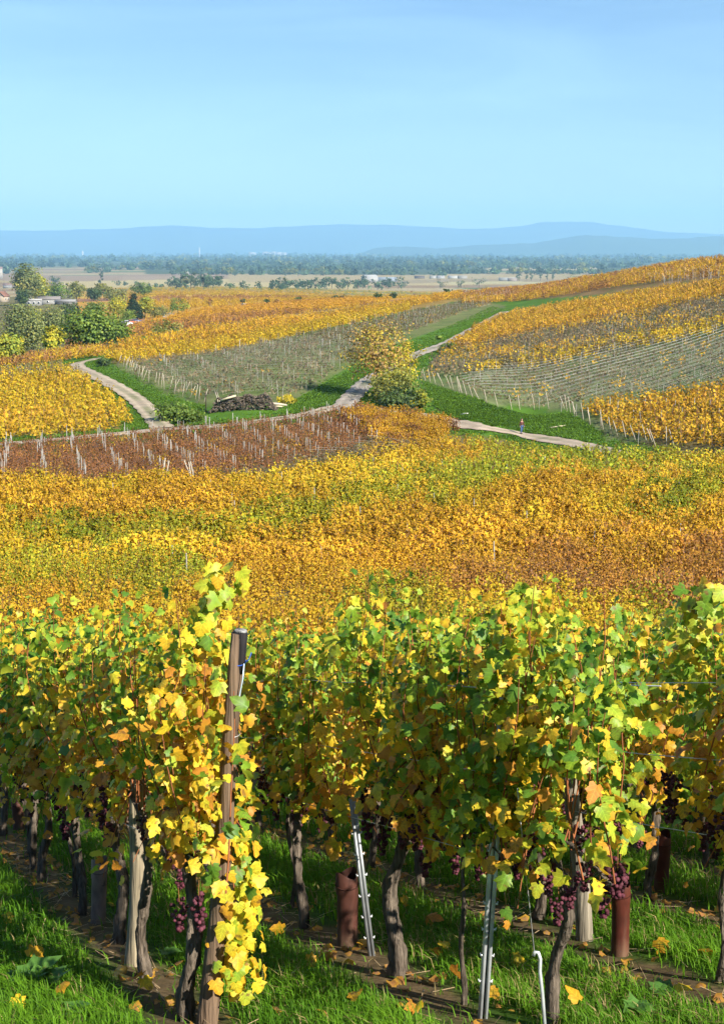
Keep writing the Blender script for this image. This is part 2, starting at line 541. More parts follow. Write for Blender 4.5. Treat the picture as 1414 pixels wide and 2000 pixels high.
# straw and bare soil under the foreground vines
nr = YI < 30
for k in range(len(ROW0)):
    dd = np.abs(XG - row_x(k, YI)) / math.hypot(1, RSL)
    w = np.clip((0.22 + 0.3 * (fnoise(XG, YI, 0.5, 8) - 0.5) - dd) / 0.12, 0, 1) * nr * (YI > 5.0)
    s = np.array((0.125, 0.088, 0.046)) * (0.6 + 0.8 * fnoise(XG, YI, 0.25, 12))[..., None]
    CG = CG * (1 - w[..., None]) + s * w[..., None]
# the plain: a patchwork of stubble, ploughed and green strips
pl = YI > 1500
rot = 0.28
px_ = (XG * math.cos(rot) + YI * math.sin(rot)); py_ = (-XG * math.sin(rot) + YI * math.cos(rot))
cell_y = np.floor(py_ / 210 + 0.6 * vnoise(px_, py_, 900, 1)); cell_x = np.floor(px_ / 620 + cell_y * 0.37)
h = _perm[(cell_x.astype(int) * 7) & 255, (cell_y.astype(int) * 13) & 255]
pal = np.array([(0.40, 0.29, 0.15), (0.46, 0.35, 0.19), (0.30, 0.19, 0.11), (0.36, 0.25, 0.14), (0.11, 0.16, 0.05), (0.43, 0.33, 0.2), (0.26, 0.2, 0.1)])
CG[pl] = pal[(h * 6.99).astype(int)][pl]
fw = pl & ((YI > 5600) | ((YI > 3750) & (fnoise(XG / YI * 3650, YI * 0, 420, 13) > .45)))
CG[fw] = (np.array((0.09, 0.11, 0.05)) * (0.6 + 0.8 * fnoise(XG, YI, 700, 3))[..., None])[fw]
for (u0, u1, v0, v1, colr) in ((0, 560, 536, 547, (0.33, 0.22, 0.15)), (120, 700, 547, 563, (0.5, 0.38, 0.19)), (450, 1120, 536, 553, (0.42, 0.31, 0.17)), (640, 1150, 546, 552, (0.34, 0.25, 0.15)),
                               (240, 420, 540, 546, (0.36, 0.25, 0.18)), (560, 640, 562, 568, (0.2, 0.23, 0.1)), (880, 1150, 552, 556, (0.48, 0.4, 0.22))):
    m = (UG > u0) & (UG < u1) & (VG > v0 + 2 * np.sin(UG / 90)) & (VG < v1 + 2 * np.sin(UG / 90)) & (YI > 1800) & (YI < 5500)
    CG[m] = colr
hol = (YI > 300) & (YI < 1500) & (UG < 235)
CG[hol] = (np.array((0.15, 0.13, 0.05)) * (0.6 + 0.8 * fnoise(XG, YI, 25, 7))[..., None])[hol]
# orange and brown vineyard strips on the far slope
fs = (YI > 520) & (YI < 2100) & (UG > 150)
sy = (YI + 0.55 * XG) / 150 + 0.4 * vnoise(XG, YI, 400, 5)
hs = _perm[(np.floor(sy).astype(int) * 17) & 255, 40]
pal2 = np.array([(0.42, 0.24, 0.04), (0.28, 0.14, 0.07), (0.24, 0.2, 0.06), (0.45, 0.28, 0.04), (0.33, 0.17, 0.08)])
CG[fs] = (pal2[(hs * 4.99).astype(int)] * (0.7 + 0.6 * fnoise(XG, YI, 30, 2))[..., None])[fs]
ny_, nx_ = XG.shape
ii = (np.arange(ny_ - 1)[:, None] * nx_ + np.arange(nx_ - 1)[None, :])
fq = np.stack([ii, ii + 1, ii + nx_ + 1, ii + nx_], -1).reshape(-1, 4)
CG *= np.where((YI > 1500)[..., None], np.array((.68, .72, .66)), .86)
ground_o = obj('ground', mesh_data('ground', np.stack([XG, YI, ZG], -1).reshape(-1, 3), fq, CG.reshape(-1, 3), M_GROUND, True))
tag(ground_o, kind='structure')

# ------------------------------------------------------------------ tracks: crowned ribbons laid on the ground
M_ROAD, N, L = new_mat('gravel_track')
out = N.new('ShaderNodeOutputMaterial')
p = node(N, 'ShaderNodeBsdfPrincipled', Roughness=0.9)
p.inputs['Specular IOR Level'].default_value = 0.2
a = node(N, 'ShaderNodeAttribute', attribute_name='col')
c1, f1 = noise_tint(N, L, a.outputs['Color'], 0.5, 0.68, 1.22, 'Object', 8.0)
c2, f2 = noise_tint(N, L, c1, 4.0, 0.85, 1.15, 'Object', 4.0)
L.new(c2, p.inputs['Base Color'])
L.new(p.outputs['BSDF'], out.inputs['Surface'])


def ribbon(name, W, width, colr, lift):
    W = np.asarray(W)
    t = np.gradient(W, axis=0); t /= np.linalg.norm(t, axis=1)[:, None]
    nrm = np.stack([-t[:, 1], t[:, 0]], 1)
    offs = np.array([-0.5, -0.28, -0.1, 0.1, 0.28, 0.5])
    wob = 1 + 0.10 * np.sin(np.arange(len(W)) * 1.7)[:, None] * (np.abs(offs) > 0.4)
    X = W[:, 0:1] + nrm[:, 0:1] * offs * width * wob; Y = W[:, 1:2] + nrm[:, 1:2] * offs * width * wob
    Z = zt(X, Y) + lift + np.where(np.abs(offs) > 0.4, -0.05, 0)
    tint = np.array([0.85, 1.1, 0.84, 0.84, 1.1, 0.85])
    C = np.array(colr)[None, None, :] * tint[None, :, None] * np.ones((len(W), 1, 1))
    mid = np.clip(2.2 * fnoise(X, Y, 6, 5) - .9, 0, .55)[..., None] * np.array([.5, 0, 1, 1, 0, .5])[None, :, None]      # thin grass on the crown and at the edges
    C = C * (1 - mid) + np.array((.11, .14, .04)) * mid
    n, k = X.shape
    i = np.arange(n - 1)[:, None] * k + np.arange(k - 1)[None, :]
    f = np.stack([i, i + 1, i + k + 1, i + k], -1).reshape(-1, 4)
    o = obj(name, mesh_data(name, np.stack([X, Y, Z], -1).reshape(-1, 3), f, C.reshape(-1, 3), M_ROAD, True))
    tag(o, kind='structure')
    return o


ribbon('track', roads_xy[0], 2.5, (0.36, 0.29, 0.22), 0.16)
ribbon('track', roads_xy[1], 2.7, (0.38, 0.31, 0.23), 0.19)
ribbon('track', roads_xy[2], 2.8, (0.31, 0.27, 0.23), 0.22)
ribbon('track', dense(ROAD_FAR), 6.0, (0.45, 0.36, 0.28), 0.5)

# ------------------------------------------------------------------ far hills
def hills(name, prof, dist, depth, colr, seed):
    us = np.linspace(prof[0][0], prof[-1][0], 150)
    vs = np.interp(us, [q[0] for q in prof], [q[1] for q in prof])
    a, t = ray(us, vs)
    crest = t * dist + (fnoise(us, us * 0, 60, seed) - 0.5) * 70
    k = np.linspace(-1, 1, 25)
    X = np.zeros((25, 150)); Y = X.copy(); Z = X.copy()
    for i, kk in enumerate(k):
        yy = dist + kk * depth
        X[i] = a * dist * (1 + 0.1 * kk); Y[i] = yy
        rel = (math.cos(kk * math.pi) + 1) / 2
        rough = (fnoise(a * dist, np.full_like(a, yy), 2600, seed + 3) - 0.45) * 0.75 * (rel * (1 - rel) * 4)
        Z[i] = -62 + (crest + 62) * np.clip(rel + rough * 0.6, 0, 1.0)
    n = fnoise(X, Y, 1500, seed + 7)[..., None]
    C = np.array(colr) * (0.55 + 0.9 * n)
    i = np.arange(24)[:, None] * 150 + np.arange(149)[None, :]
    f = np.stack([i, i + 1, i + 151, i + 150], -1).reshape(-1, 4)
    tag(obj(name, mesh_data(name, np.stack([X, Y, Z], -1).reshape(-1, 3), f, C.reshape(-1, 3), M_PLAIN, True)), kind='structure')


hills('hills', [(-700, 458), (-300, 455), (0, 451), (150, 448), (330, 442), (500, 445), (640, 439), (740, 437), (830, 444), (950, 446), (1050, 436), (1150, 431), (1200, 439), (1300, 453), (1414, 458), (1700, 452), (2100, 456)], 25000, 4000, (0.05, 0.075, 0.04), 3)
hills('hills', [(690, 496), (740, 484), (800, 482), (850, 487), (900, 483), (960, 477), (1050, 472), (1140, 461), (1200, 465), (1250, 466), (1330, 464), (1414, 461), (1700, 455), (2100, 462)], 16500, 2200, (0.05, 0.08, 0.04), 21)

# air between here and the hills
hz = MB()
hz.box(0, 14000, 349, 48000, 31200, 830)
m, N, L = new_mat('air_haze')
out = N.new('ShaderNodeOutputMaterial')
pv = node(N, 'ShaderNodeVolumePrincipled', Density=0.00007)
pv.inputs['Color'].default_value = (0.34, 0.65, 1.0, 1)
pv.inputs['Anisotropy'].default_value = 0.0
L.new(pv.outputs['Volume'], out.inputs['Volume'])
tag(hz.build('haze', m), 'thin blue autumn haze over the plain', 'haze', kind='stuff')

# ------------------------------------------------------------------ leaves and vines
_half = [(.20, -.09), (.50, .05), (.41, .25), (.60, .47), (.33, .58), (.27, .83)]
LEAF_HI = np.array([(0, .07)] + _half + [(0, 1.0)] + [(-x_, y_) for x_, y_ in _half[::-1]])
LEAF_MD = np.array([(0, 0), (.40, -.02), (.54, .45), (.26, .60), (0, 1.0), (-.26, .60), (-.54, .45), (-.40, -.02)])


def leaf_template(lod, rs):
    """local vertices (x across, y towards the tip, z normal), triangles, edge mask"""
    if lod == 0: O = LEAF_HI.copy()
    elif lod == 1: O = LEAF_MD.copy()
    elif lod == 2:
        v = np.array([(0, 0, 0), (.5, .45, -.12), (0, 1, -.1), (-.5, .45, -.12)], float)
        return v, np.array([[0, 1, 2], [0, 2, 3]]), np.array([.2, 1, 1, 1.])
    else:
        v = np.array([(-.5, 0, 0), (.5, .1, 0), (0, 1, 0)], float)
        return v, np.array([[0, 1, 2]]), np.ones(3)
    O = O * (1 + 0.06 * rs.normal(size=O.shape))
    cup, droop, tw = rs.uniform(-.8, .5), rs.uniform(.0, .85), rs.normal() * .3
    c = np.array([[0, .33]])
    P = np.vstack([O, c])
    z = cup * np.abs(P[:, 0]) ** 1.5 - droop * np.maximum(P[:, 1] - .2, 0) ** 2 + tw * P[:, 0] * P[:, 1] + 0.05 * rs.normal(size=len(P))
    n = len(O)
    t = np.array([[i, (i + 1) % n, n] for i in range(n)])
    e = np.ones(n + 1); e[-1] = 0; e[0] = .3
    return np.column_stack([P, z]), t, e


_lt = {l: [leaf_template(l, np.random.default_rng(100 * l + i)) for i in range(8 if l < 2 else 1)] for l in (0, 1, 2, 3)}


def frames(tip, nrm):
    nrm = nrm / (np.linalg.norm(nrm, axis=1)[:, None] + 1e-9)
    tip = tip - (tip * nrm).sum(1)[:, None] * nrm
    tip = tip / (np.linalg.norm(tip, axis=1)[:, None] + 1e-9)
    return np.cross(tip, nrm), tip, nrm


def leaves_mesh(Lv, lod, mb, rs):
    """append leaves (dict pos, tip, nrm, size, col, edge) to a mesh builder"""
    n = len(Lv['pos'])
    if n == 0: return
    R, T, Nn = frames(Lv['tip'], Lv['nrm'])
    kinds = rs.integers(0, len(_lt[lod]), n)
    for k in range(len(_lt[lod])):
        s = np.where(kinds == k)[0]
        if not len(s): continue
        v, t, e = _lt[lod][k]
        V = Lv['pos'][s][:, None] + Lv['size'][s][:, None, None] * (v[None, :, 0:1] * R[s][:, None] + v[None, :, 1:2] * T[s][:, None] + v[None, :, 2:3] * Nn[s][:, None])
        C = Lv['col'][s][:, None] * (1 - e[None, :, None]) + Lv['edge'][s][:, None] * e[None, :, None]
        F = (t[None] + (np.arange(len(s)) * len(v))[:, None, None]).reshape(-1, 3)
        mb.add(V.reshape(-1, 3), None, F, C.reshape(-1, 3))


GREEN, DKGREEN, LIME, YELLOW, GOLD, ORANGE, BROWN, RUST, MAUVE = [np.array(c) for c in (
    (0.12, 0.21, 0.016), (0.05, 0.115, 0.012), (0.28, 0.34, 0.03), (0.58, 0.43, 0.025), (0.54, 0.31, 0.022), (0.44, 0.19, 0.025), (0.19, 0.08, 0.035), (0.30, 0.135, 0.045), (0.25, 0.15, 0.115))]
PAL = {
    'yellow': [(YELLOW, 4), (GOLD, 4), (LIME, 1.6), (ORANGE, 1)],
    'gold': [(GOLD, 4), (YELLOW, 3), (ORANGE, 2), (RUST, .7), (LIME, .4)],
    'orange': [(ORANGE, 2.6), (GOLD, 4.2), (RUST, .9), (YELLOW, 2.2), (BROWN, .15)],
    'rust': [(RUST, 1.8), (ORANGE, 3.4), (BROWN, .5), (MAUVE, 1.4), (GOLD, 3.2)],
    'mauve': [(MAUVE, 3.4), (BROWN, .5), (RUST, 2.0), (ORANGE, 2.6), (GOLD, 2.0)],
    'lime': [(LIME, 3), (YELLOW, 2.4), (GREEN, 3.4), (GOLD, 2.0), (np.array((.20, .19, .02)), 2)],
    'green': [(GREEN, 4), (LIME, 4), (np.array((.20, .20, .02)), 3), (YELLOW, 1.4), (GOLD, .8)],
    'brown': [(BROWN, 5), (RUST, 4), (MAUVE, 1.5), (ORANGE, 1.2), (GOLD, .4)],
    'twig': [(np.array((.27, .22, .16)), 5), (BROWN, 1.5), (np.array((.12, .14, .045)), 5), (GOLD, .2)],
}


def pick(pal, n, rs):
    c = np.array([q[0] for q in PAL[pal]]); w = np.array([q[1] for q in PAL[pal]], float); w /= w.sum()
    mean = (c * w[:, None]).sum(0)
    return (.42 * c[rs.choice(len(c), n, p=w)] + .58 * mean) * rs.uniform(.78, 1.16, (n, 1)) * rs.uniform(.95, 1.05, (n, 3))


def gen_vine(rs, length=1.0, top=2.05, low=0.86, nsh=10, step=0.06, lsize=(.06, .10), pal=None, green=.5, thick=1.0, droop=3):
    """a trellised vine in its own space: x along the row, z up. Returns leaves and shoot lines."""
    pos, tip, nrm, size, hh, shoots = [], [], [], [], [], []
    for i in range(nsh + droop):
        s0 = np.clip(rs.normal() * .3, -.58, .58) * length
        if i < nsh:
            H = top + rs.normal() * .08 + (0.14 if rs.random() < .13 else 0)
            n = max(3, int((H - low) / step)); t = np.linspace(0, 1, n)
            lat = rs.normal() * .10 * thick; sw = rs.normal() * .14
            X = s0 + sw * t + .03 * np.sin(t * 7 + rs.uniform(0, 6)); Yl = lat * np.sin(t * 2.2) + rs.normal() * .03
            Z = low + (H - low) * t
        else:
            n = max(3, int(.5 / step)); t = np.linspace(0, 1, n)
            side = rs.choice([-1, 1])
            X = s0 + rs.normal() * .12 * t; Yl = side * (.08 + .2 * thick * t); Z = low + .2 - rs.uniform(.15, .45) * t ** 1.5
        L_ = np.column_stack([X, Yl, Z]); shoots.append(L_)
        per = 2 if step < .1 else 1
        for r in range(per):
            d = np.column_stack([rs.normal(size=n), rs.normal(size=n) * 1.5, np.zeros(n)])
            d /= np.linalg.norm(d, axis=1)[:, None] + 1e-9
            pp = L_ + d * (rs.uniform(.04, .16, (n, 1)) * thick) + np.column_stack([np.zeros(n), np.zeros(n), rs.normal(size=n) * .03])
            pos.append(pp)
            nrm.append(d * .7 + np.array([0, 0, .5]) + rs.normal(size=(n, 3)) * .55)
            tip.append(d * .55 + np.array([0, 0, -.7]) + rs.normal(size=(n, 3)) * .5)
            size.append(rs.uniform(lsize[0], lsize[1], n) * np.where(t > .85, .7, 1.0)); hh.append(Z)
    pos, tip, nrm = map(np.vstack, (pos, tip, nrm)); size = np.concatenate(size); hh = np.concatenate(hh)
    n = len(pos)
    if pal:
        col = pick(pal, n, rs); edge = col * rs.uniform(.9, 1.15, (n, 1))
    else:                       # foreground vine: greener towards the top, yellow around the fruit
        f = np.clip((hh - .8) / 1.25, 0, 1)
        g = np.clip(green + .03 + .34 * (f - .3) + rs.normal(size=n) * .26 + .30 * np.sin(pos[:, 0] * 5 + rs.uniform(0, 6)), 0, 1)
        stops = np.array([0, .22, .42, .62, .82, 1.0])
        cs = np.array([ORANGE, GOLD * 1.1, YELLOW * 1.1, LIME * 1.25, GREEN * 1.4, DKGREEN * 1.35])
        col = np.column_stack([np.interp(g, stops, cs[:, k]) for k in range(3)]) * rs.uniform(.8, 1.2, (n, 1))
        ge = np.clip(g - rs.uniform(-.02, .25, n), 0, 1)
        edge = np.column_stack([np.interp(ge, stops, cs[:, k]) for k in range(3)])
    return dict(pos=pos, tip=tip, nrm=nrm, size=size, col=col, edge=edge), shoots


def sub(Lv, m): return {k: v[m] for k, v in Lv.items()}


def shoot_strips(shoots, mb, w, colr, rs):
    for S in shoots:
        d = np.array([rs.normal(), rs.normal(), 0]); d /= np.linalg.norm(d) + 1e-9
        S = S[::max(1, len(S) // 4)] if len(S) > 5 else S
        V = np.stack([S - d * w, S + d * w], 1).reshape(-1, 3); n = len(S)
        q = np.array([[2 * i, 2 * i + 1, 2 * i + 3, 2 * i + 2] for i in range(n - 1)])
        mb.add(V, q, None, np.array(colr) * rs.uniform(.7, 1.3))


def to_proto(mb):
    """arrays of a prototype: vertices, triangles, colours"""
    V = np.vstack(mb.v); C = np.vstack(mb.c); F = []
    if mb.t: F.append(np.vstack(mb.t))
    if mb.q:
        q = np.vstack(mb.q); F += [q[:, [0, 1, 2]], q[:, [0, 2, 3]]]
    return V, np.vstack(F), C


def scatter_mesh(name, protos, which, P, rz, sc, tint, mat, parent=None):
    """one mesh out of many placed prototypes"""
    VV, FF, CC, n = [], [], [], 0
    c, s = np.cos(rz), np.sin(rz)
    for k, (V, F, C) in enumerate(protos):
        m = np.where(which == k)[0]
        if not len(m): continue
        x = V[None, :, 0] * sc[m, None]; y = V[None, :, 1] * sc[m, None]; z = V[None, :, 2] * sc[m, None]
        W = np.stack([x * c[m, None] - y * s[m, None] + P[m, 0:1], x * s[m, None] + y * c[m, None] + P[m, 1:2], z + P[m, 2:3]], -1)
        VV.append(W.reshape(-1, 3)); CC.append((C[None] * tint[m][:, None]).reshape(-1, 3))
        FF.append((F[None] + (np.arange(len(m)) * len(V))[:, None, None]).reshape(-1, 3) + n); n += len(m) * len(V)
    return obj(name, mesh_data(name, np.vstack(VV), np.vstack(FF), np.vstack(CC), mat), parent)


# prototypes of the field vines by palette and level of detail
def field_proto(pal, lod, seed, top=1.75, sparse=1.0):
    rs = np.random.default_rng(seed)
    mb = MB()
    if lod == 'A':      # 30 - 60 m
        Lv, sh = gen_vine(rs, 1.2, top, .60, 15, .06, (.065, .11), pal, thick=1.05, droop=3)
        keep = rs.random(len(Lv['pos'])) < .9 * sparse
        leaves_mesh(sub(Lv, keep), 2, mb, rs); shoot_strips(sh, mb, .006, (.17, .08, .05), rs)
    elif lod == 'B':    # 60 - 120 m
        Lv, sh = gen_vine(rs, 1.2, top, .55, 13, .085, (.12, .19), pal, thick=1.1, droop=2)
        keep = rs.random(len(Lv['pos'])) < .95 * sparse
        leaves_mesh(sub(Lv, keep), 3, mb, rs); shoot_strips(sh, mb, .009, (.19, .10, .07), rs)
    elif lod == 'E':    # 100 - 150 m
        Lv, sh = gen_vine(rs, 1.2, top, .55, 11, .12, (.17, .27), pal, thick=1.15, droop=2)
        leaves_mesh(Lv, 3, mb, rs); shoot_strips(sh[:5], mb, .012, (.19, .10, .07), rs)
    elif lod == 'C':    # 140 - 300 m
        Lv, sh = gen_vine(rs, 1.4, top, .5, 7, .22, (.28, .42), pal, thick=1.5, droop=1)
        keep = rs.random(len(Lv['pos'])) < .95 * sparse
        leaves_mesh(sub(Lv, keep), 3, mb, rs); shoot_strips(sh[:4], mb, .015, (.2, .11, .08), rs)
    else:               # beyond
        Lv, sh = gen_vine(rs, 2.6, top, .5, 9, .32, (.5, .75), pal, thick=1.6, droop=0)
        keep = rs.random(len(Lv['pos'])) < .95 * sparse
        leaves_mesh(sub(Lv, keep), 3, mb, rs)
    if lod in 'AB':     # stem
        mb.tube([(0, 0, -.1), (.03, .02, .4), (0, 0, .75)], [.035, .03, .022], 4, (.09, .065, .05), cap=False)
    return mb


PROTO = {}


def protos(pal, lod, n=3, top=1.75, sparse=1.0):
    key = (pal, lod, n, top, sparse)
    if key not in PROTO:
        PROTO[key] = [to_proto(field_proto(pal, lod, hash((len(pal), ord(pal[0]), ord(lod), i)) % 9999, top, sparse)) for i in range(n)]
    return PROTO[key]


def rows_in(poly, direction, row_sp, plant_sp, jit=.12, origin=None):
    """plant positions in rows clipped to a polygon; returns x, y, row number, place in row"""
    d = np.array(direction, float); d /= np.linalg.norm(d); nn = np.array([-d[1], d[0]])
    s = poly @ d; r = poly @ nn
    R = np.arange(math.floor(r.min() / row_sp), math.ceil(r.max() / row_sp) + 1)
    S = np.arange(math.floor(s.min() / plant_sp), math.ceil(s.max() / plant_sp) + 1)
    RR, SS = np.meshgrid(R, S, indexing='ij')
    rr, ss = RR.ravel(), SS.ravel()
    X = np.outer(ss * plant_sp, d) + np.outer(rr * row_sp, nn)
    m = inside(X[:, 0], X[:, 1], poly)
    X = X[m] + rng.normal(size=(m.sum(), 2)) * jit * np.array([1, 1]) * .5
    return X[:, 0], X[:, 1], rr[m], ss[m], math.atan2(d[1], d[0])


def clip_far(poly, ymax):
    return np.array([(q[0] * min(1, ymax / q[1]), min(q[1], ymax)) for q in poly])


def field(name, label, pix, direction, pal, lod, row_sp=1.7, plant_sp=1.2, top=1.7, sparse=1.0, gap=.05, scale=1.0, pal2=None, mix=None, poly=None, ymax=None):
    """a block of vines as one stuff object; pal2 with mix(x,y,u,v)->probability gives a second colour"""
    if poly is None: poly = gpoly(pix)
    if ymax: poly = clip_far(poly, ymax)
    x, y, r, s, ang = rows_in(poly, direction, row_sp, plant_sp)
    keep = (rng.random(len(x)) > gap) & (road_dist(x, y) > 2.3) & (y < (ymax or 1e9))
    x, y = x[keep], y[keep]
    z = zt(x, y)
    u, v = project(x, y, z + 1)
    pr = protos(pal, lod, 3, top, sparse)
    which = rng.integers(0, 3, len(x))
    allp = list(pr)
    if pal2:
        pm = mix(x, y, u, v) if mix else fnoise(x, y, 12, 5)
        allp += protos(pal2, lod, 3, top, sparse)
        which = which + np.where(rng.random(len(x)) < pm, 3, 0)
    tint = (0.56 + .62 * fnoise(x, y, 5, 8))[:, None] * rng.uniform(.8, 1.15, (len(x), 1)) * np.ones((1, 3))
    o = scatter_mesh(name, allp, which, np.column_stack([x, y, z]), ang + rng.normal(size=len(x)) * .12 + np.where(rng.random(len(x)) < .5, math.pi, 0),
                     scale * rng.uniform(.75, 1.18, len(x)), tint, M_FIELD)
    tag(o, label, 'vines', kind='stuff')
    return o


ROWD = (0.975, 0.22)
# ---- midground slope: colour of each vine from where it stands in the photograph
KEYS = [(60, 960, 'gold'), (200, 955, 'yellow'), (150, 995, 'orange'), (330, 985, 'orange'), (480, 985, 'gold'), (600, 950, 'yellow'), (760, 905, 'yellow'), (850, 880, 'gold'), (1000, 890, 'lime'),
        (820, 930, 'lime'), (950, 930, 'green'), (1050, 900, 'green'), (1150, 895, 'green'), (1260, 885, 'green'), (1330, 900, 'lime'), (1400, 900, 'yellow'),
        (100, 1035, 'green'), (250, 1030, 'lime'), (400, 1025, 'lime'), (560, 1010, 'lime'), (700, 985, 'lime'), (820, 960, 'lime'), (640, 960, 'yellow'),
        (1000, 970, 'gold'), (1120, 950, 'orange'), (1250, 930, 'gold'), (1380, 950, 'lime'), (1300, 985, 'green'), (1200, 980, 'yellow'), (1400, 1000, 'gold'), (900, 985, 'yellow'),
        (60, 1070, 'yellow'), (250, 1070, 'yellow'), (450, 1060, 'yellow'), (650, 1050, 'gold'), (850, 1020, 'orange'), (1000, 1030, 'orange'), (1200, 1040, 'orange'), (1380, 1050, 'orange'), (760, 1015, 'gold'),
        (80, 1110, 'lime'), (200, 1120, 'lime'), (350, 1105, 'green'), (320, 1130, 'lime'), (500, 1090, 'orange'), (650, 1090, 'orange'), (800, 1080, 'orange'), (950, 1080, 'orange'), (1100, 1090, 'rust'), (1250, 1090, 'orange'), (1400, 1100, 'rust'),
        (60, 1160, 'orange'), (200, 1180, 'gold'), (420, 1150, 'gold'), (600, 1140, 'gold'), (800, 1130, 'orange'), (950, 1130, 'rust'), (1100, 1140, 'mauve'), (1250, 1140, 'rust'), (1400, 1150, 'mauve'),
        (100, 1230, 'gold'), (400, 1210, 'gold'), (650, 1190, 'gold'), (850, 1180, 'lime'), (1000, 1180, 'yellow'), (1200, 1185, 'yellow'), (1400, 1190, 'lime'), (300, 1240, 'yellow')]
KU = np.array([k[0] for k in KEYS], float); KV = np.array([k[1] for k in KEYS], float); KP = [k[2] for k in KEYS]


def mid_pal(u, v):
    uu = u + rng.normal(size=len(u)) * 45 + 120 * (vnoise(MXY[0], MXY[1], 4.0, 17) - .5); vv = v + rng.normal(size=len(u)) * 9 + 40 * (vnoise(MXY[0], MXY[1], 3.0, 19) - .5)
    d = ((uu[:, None] - KU) / 2.6) ** 2 + (vv[:, None] - KV) ** 2
    return d.argmin(1)


mp = np.array([(-30, 30.0), (30, 30.0), (60, 120), (75, 140)])
midpoly = np.vstack([[(-13, 30.5), (13, 30.5)], [(40, 118)], gpoly([(1480, 918), (1300, 906), (1200, 902), (1130, 903), (1040, 897), (960, 884), (900, 876), (850, 880), (740, 910), (620, 935), (480, 957), (378, 968), (330, 970), (0, 966), (-120, 966)]), [(-32, 85)]])
x, y, r, s, ang = rows_in(midpoly, (0.97, 0.24), 2.3, .98)
hole = np.linalg.norm((np.column_stack([x, y]) - ground(350, 948)[:2]) / np.array([1.6, 3.0]), axis=1) < 1
keep = (rng.random(len(x)) > .05 + .10 * (vnoise(x, y, 5, 23) > .62)) & (road_dist(x, y) > 2.6) & ~hole
x, y, r = x[keep], y[keep], r[keep]
row_tone = .80 + .36 * _perm[(r * 29) & 255, 91]          # vines of one row ripen alike
z = zt(x, y)
u, v = project(x, y, z + 1.2)
MXY = (x, y)
kp = mid_pal(u, v)
pals = sorted(PAL.keys())
pidx = np.array([pals.index(KP[k]) for k in kp])
order = np.argsort(y)
inview = (u > -60) & (u < 1474)
ind = [i for i in order if inview[i]][:190]
rest = np.ones(len(x), bool); rest[ind] = False
midP = {p_: [field_proto(p_, 'A', 700 + 10 * i + len(p_), 1.72) .data('grape_vine', M_FIELD) for i in range(4)] for p_ in pals if (pidx == pals.index(p_)).any()}
for ms_ in midP.values():
    for me_ in ms_:
        cb_ = np.empty(len(me_.vertices) * 4, dtype=np.float32); at_ = me_.attributes['col'].data; at_.foreach_get('color', cb_); cb_ = cb_.reshape(-1, 4); cb_[:, :3] *= rng.uniform(.8, 1.0); at_.foreach_set('color', cb_.ravel())
LBL = {'yellow': 'bright yellow', 'gold': 'golden', 'orange': 'orange', 'rust': 'rust coloured', 'mauve': 'half bare mauve brown', 'lime': 'yellow green', 'green': 'still green', 'brown': 'brown', 'twig': 'bare'}
for i in ind:
    p_ = pals[pidx[i]]
    o = obj('grape_vine', midP[p_][rng.integers(0, 4)], loc=(x[i], y[i], z[i]), rz=ang + rng.normal() * .1 + (math.pi if rng.random() < .5 else 0))
    k_ = rng.uniform(.8, 1.1); o.scale = (k_, k_, rng.uniform(.78, 1.16))
    tag(o, LBL[p_] + ' autumn grape vine on the slope just below the green foreground rows', 'grape vine', LBL[p_] + ' vines on the nearest part of the slope')
for lod, lo, hi in (('A', 0, 55), ('B', 55, 98), ('E', 98, 400)):
    m = rest & (y >= lo) & (y < hi)
    ap, wh = [], np.zeros(len(x), int)
    for k, p_ in enumerate(pals):
        ap += protos(p_, lod, 3, 1.72)
        wh[pidx == k] = 3 * k
    wh = wh + rng.integers(0, 3, len(x))
    tint = (row_tone * (0.66 + .62 * fnoise(x, y, 3.5, 8)))[:, None] * rng.uniform(.85, 1.13, (len(x), 1)) * np.ones((1, 3))
    o = scatter_mesh('slope_vines', ap, wh[m], np.column_stack([x, y, z])[m], np.full(m.sum(), ang) + rng.normal(size=m.sum()) * .12, rng.uniform(.72, 1.2, m.sum()), tint[m], M_FIELD)
    tag(o, 'yellow, orange and green vines covering the ' + {'A': 'upper', 'B': 'lower', 'E': 'farthest'}[lod] + ' part of the middle slope', 'vines', kind='stuff')
MID = (x, y, z, u, v)

# ---- the other blocks
field('brown_vines', 'rusty brown nearly leafless vines in the block below the track', [(-60, 962), (300, 962), (380, 956), (560, 920), (690, 885), (730, 862), (690, 824), (655, 812), (560, 828), (320, 853), (0, 880), (-60, 886)], ROWD, 'brown', 'B', 1.75, 1.1, 1.2, .30, .12, pal2='orange', mix=lambda x, y, u, v: .10 + .25 * (v > 915))
field('sparse_vines', 'grey wired almost bare vines at the lower edge of the brown block', [(378, 966), (480, 953), (620, 930), (740, 905), (850, 876), (735, 866), (700, 886), (560, 922), (390, 954)], ROWD, 'twig', 'B', 1.75, 1.3, 1.2, .38, .2, pal2='gold', mix=lambda x, y, u, v: .06 + .5 * (u > 720))
field('golden_brown_vines', 'dense golden brown vines in front of the dark bush', [(650, 822), (735, 864), (765, 880), (850, 868), (886, 856), (876, 836), (800, 826), (690, 818)], ROWD, 'orange', 'B', 1.7, 1.05, 1.75, 1.0, .02, pal2='brown', mix=lambda x, y, u, v: np.clip((770 - u) / 120, 0.1, .9))
field('yellow_vines', 'bright yellow vines left of the curving track', [(-60, 862), (60, 858), (200, 846), (246, 832), (252, 815), (222, 784), (180, 756), (120, 742), (-60, 760)], (0.98, 0.2), 'yellow', 'C', 1.7, 1.25, 1.65, 1.0, .02, pal2='gold', mix=lambda x, y, u, v: np.clip(.25 + .4 * np.sin(v / 14.), 0, .9))
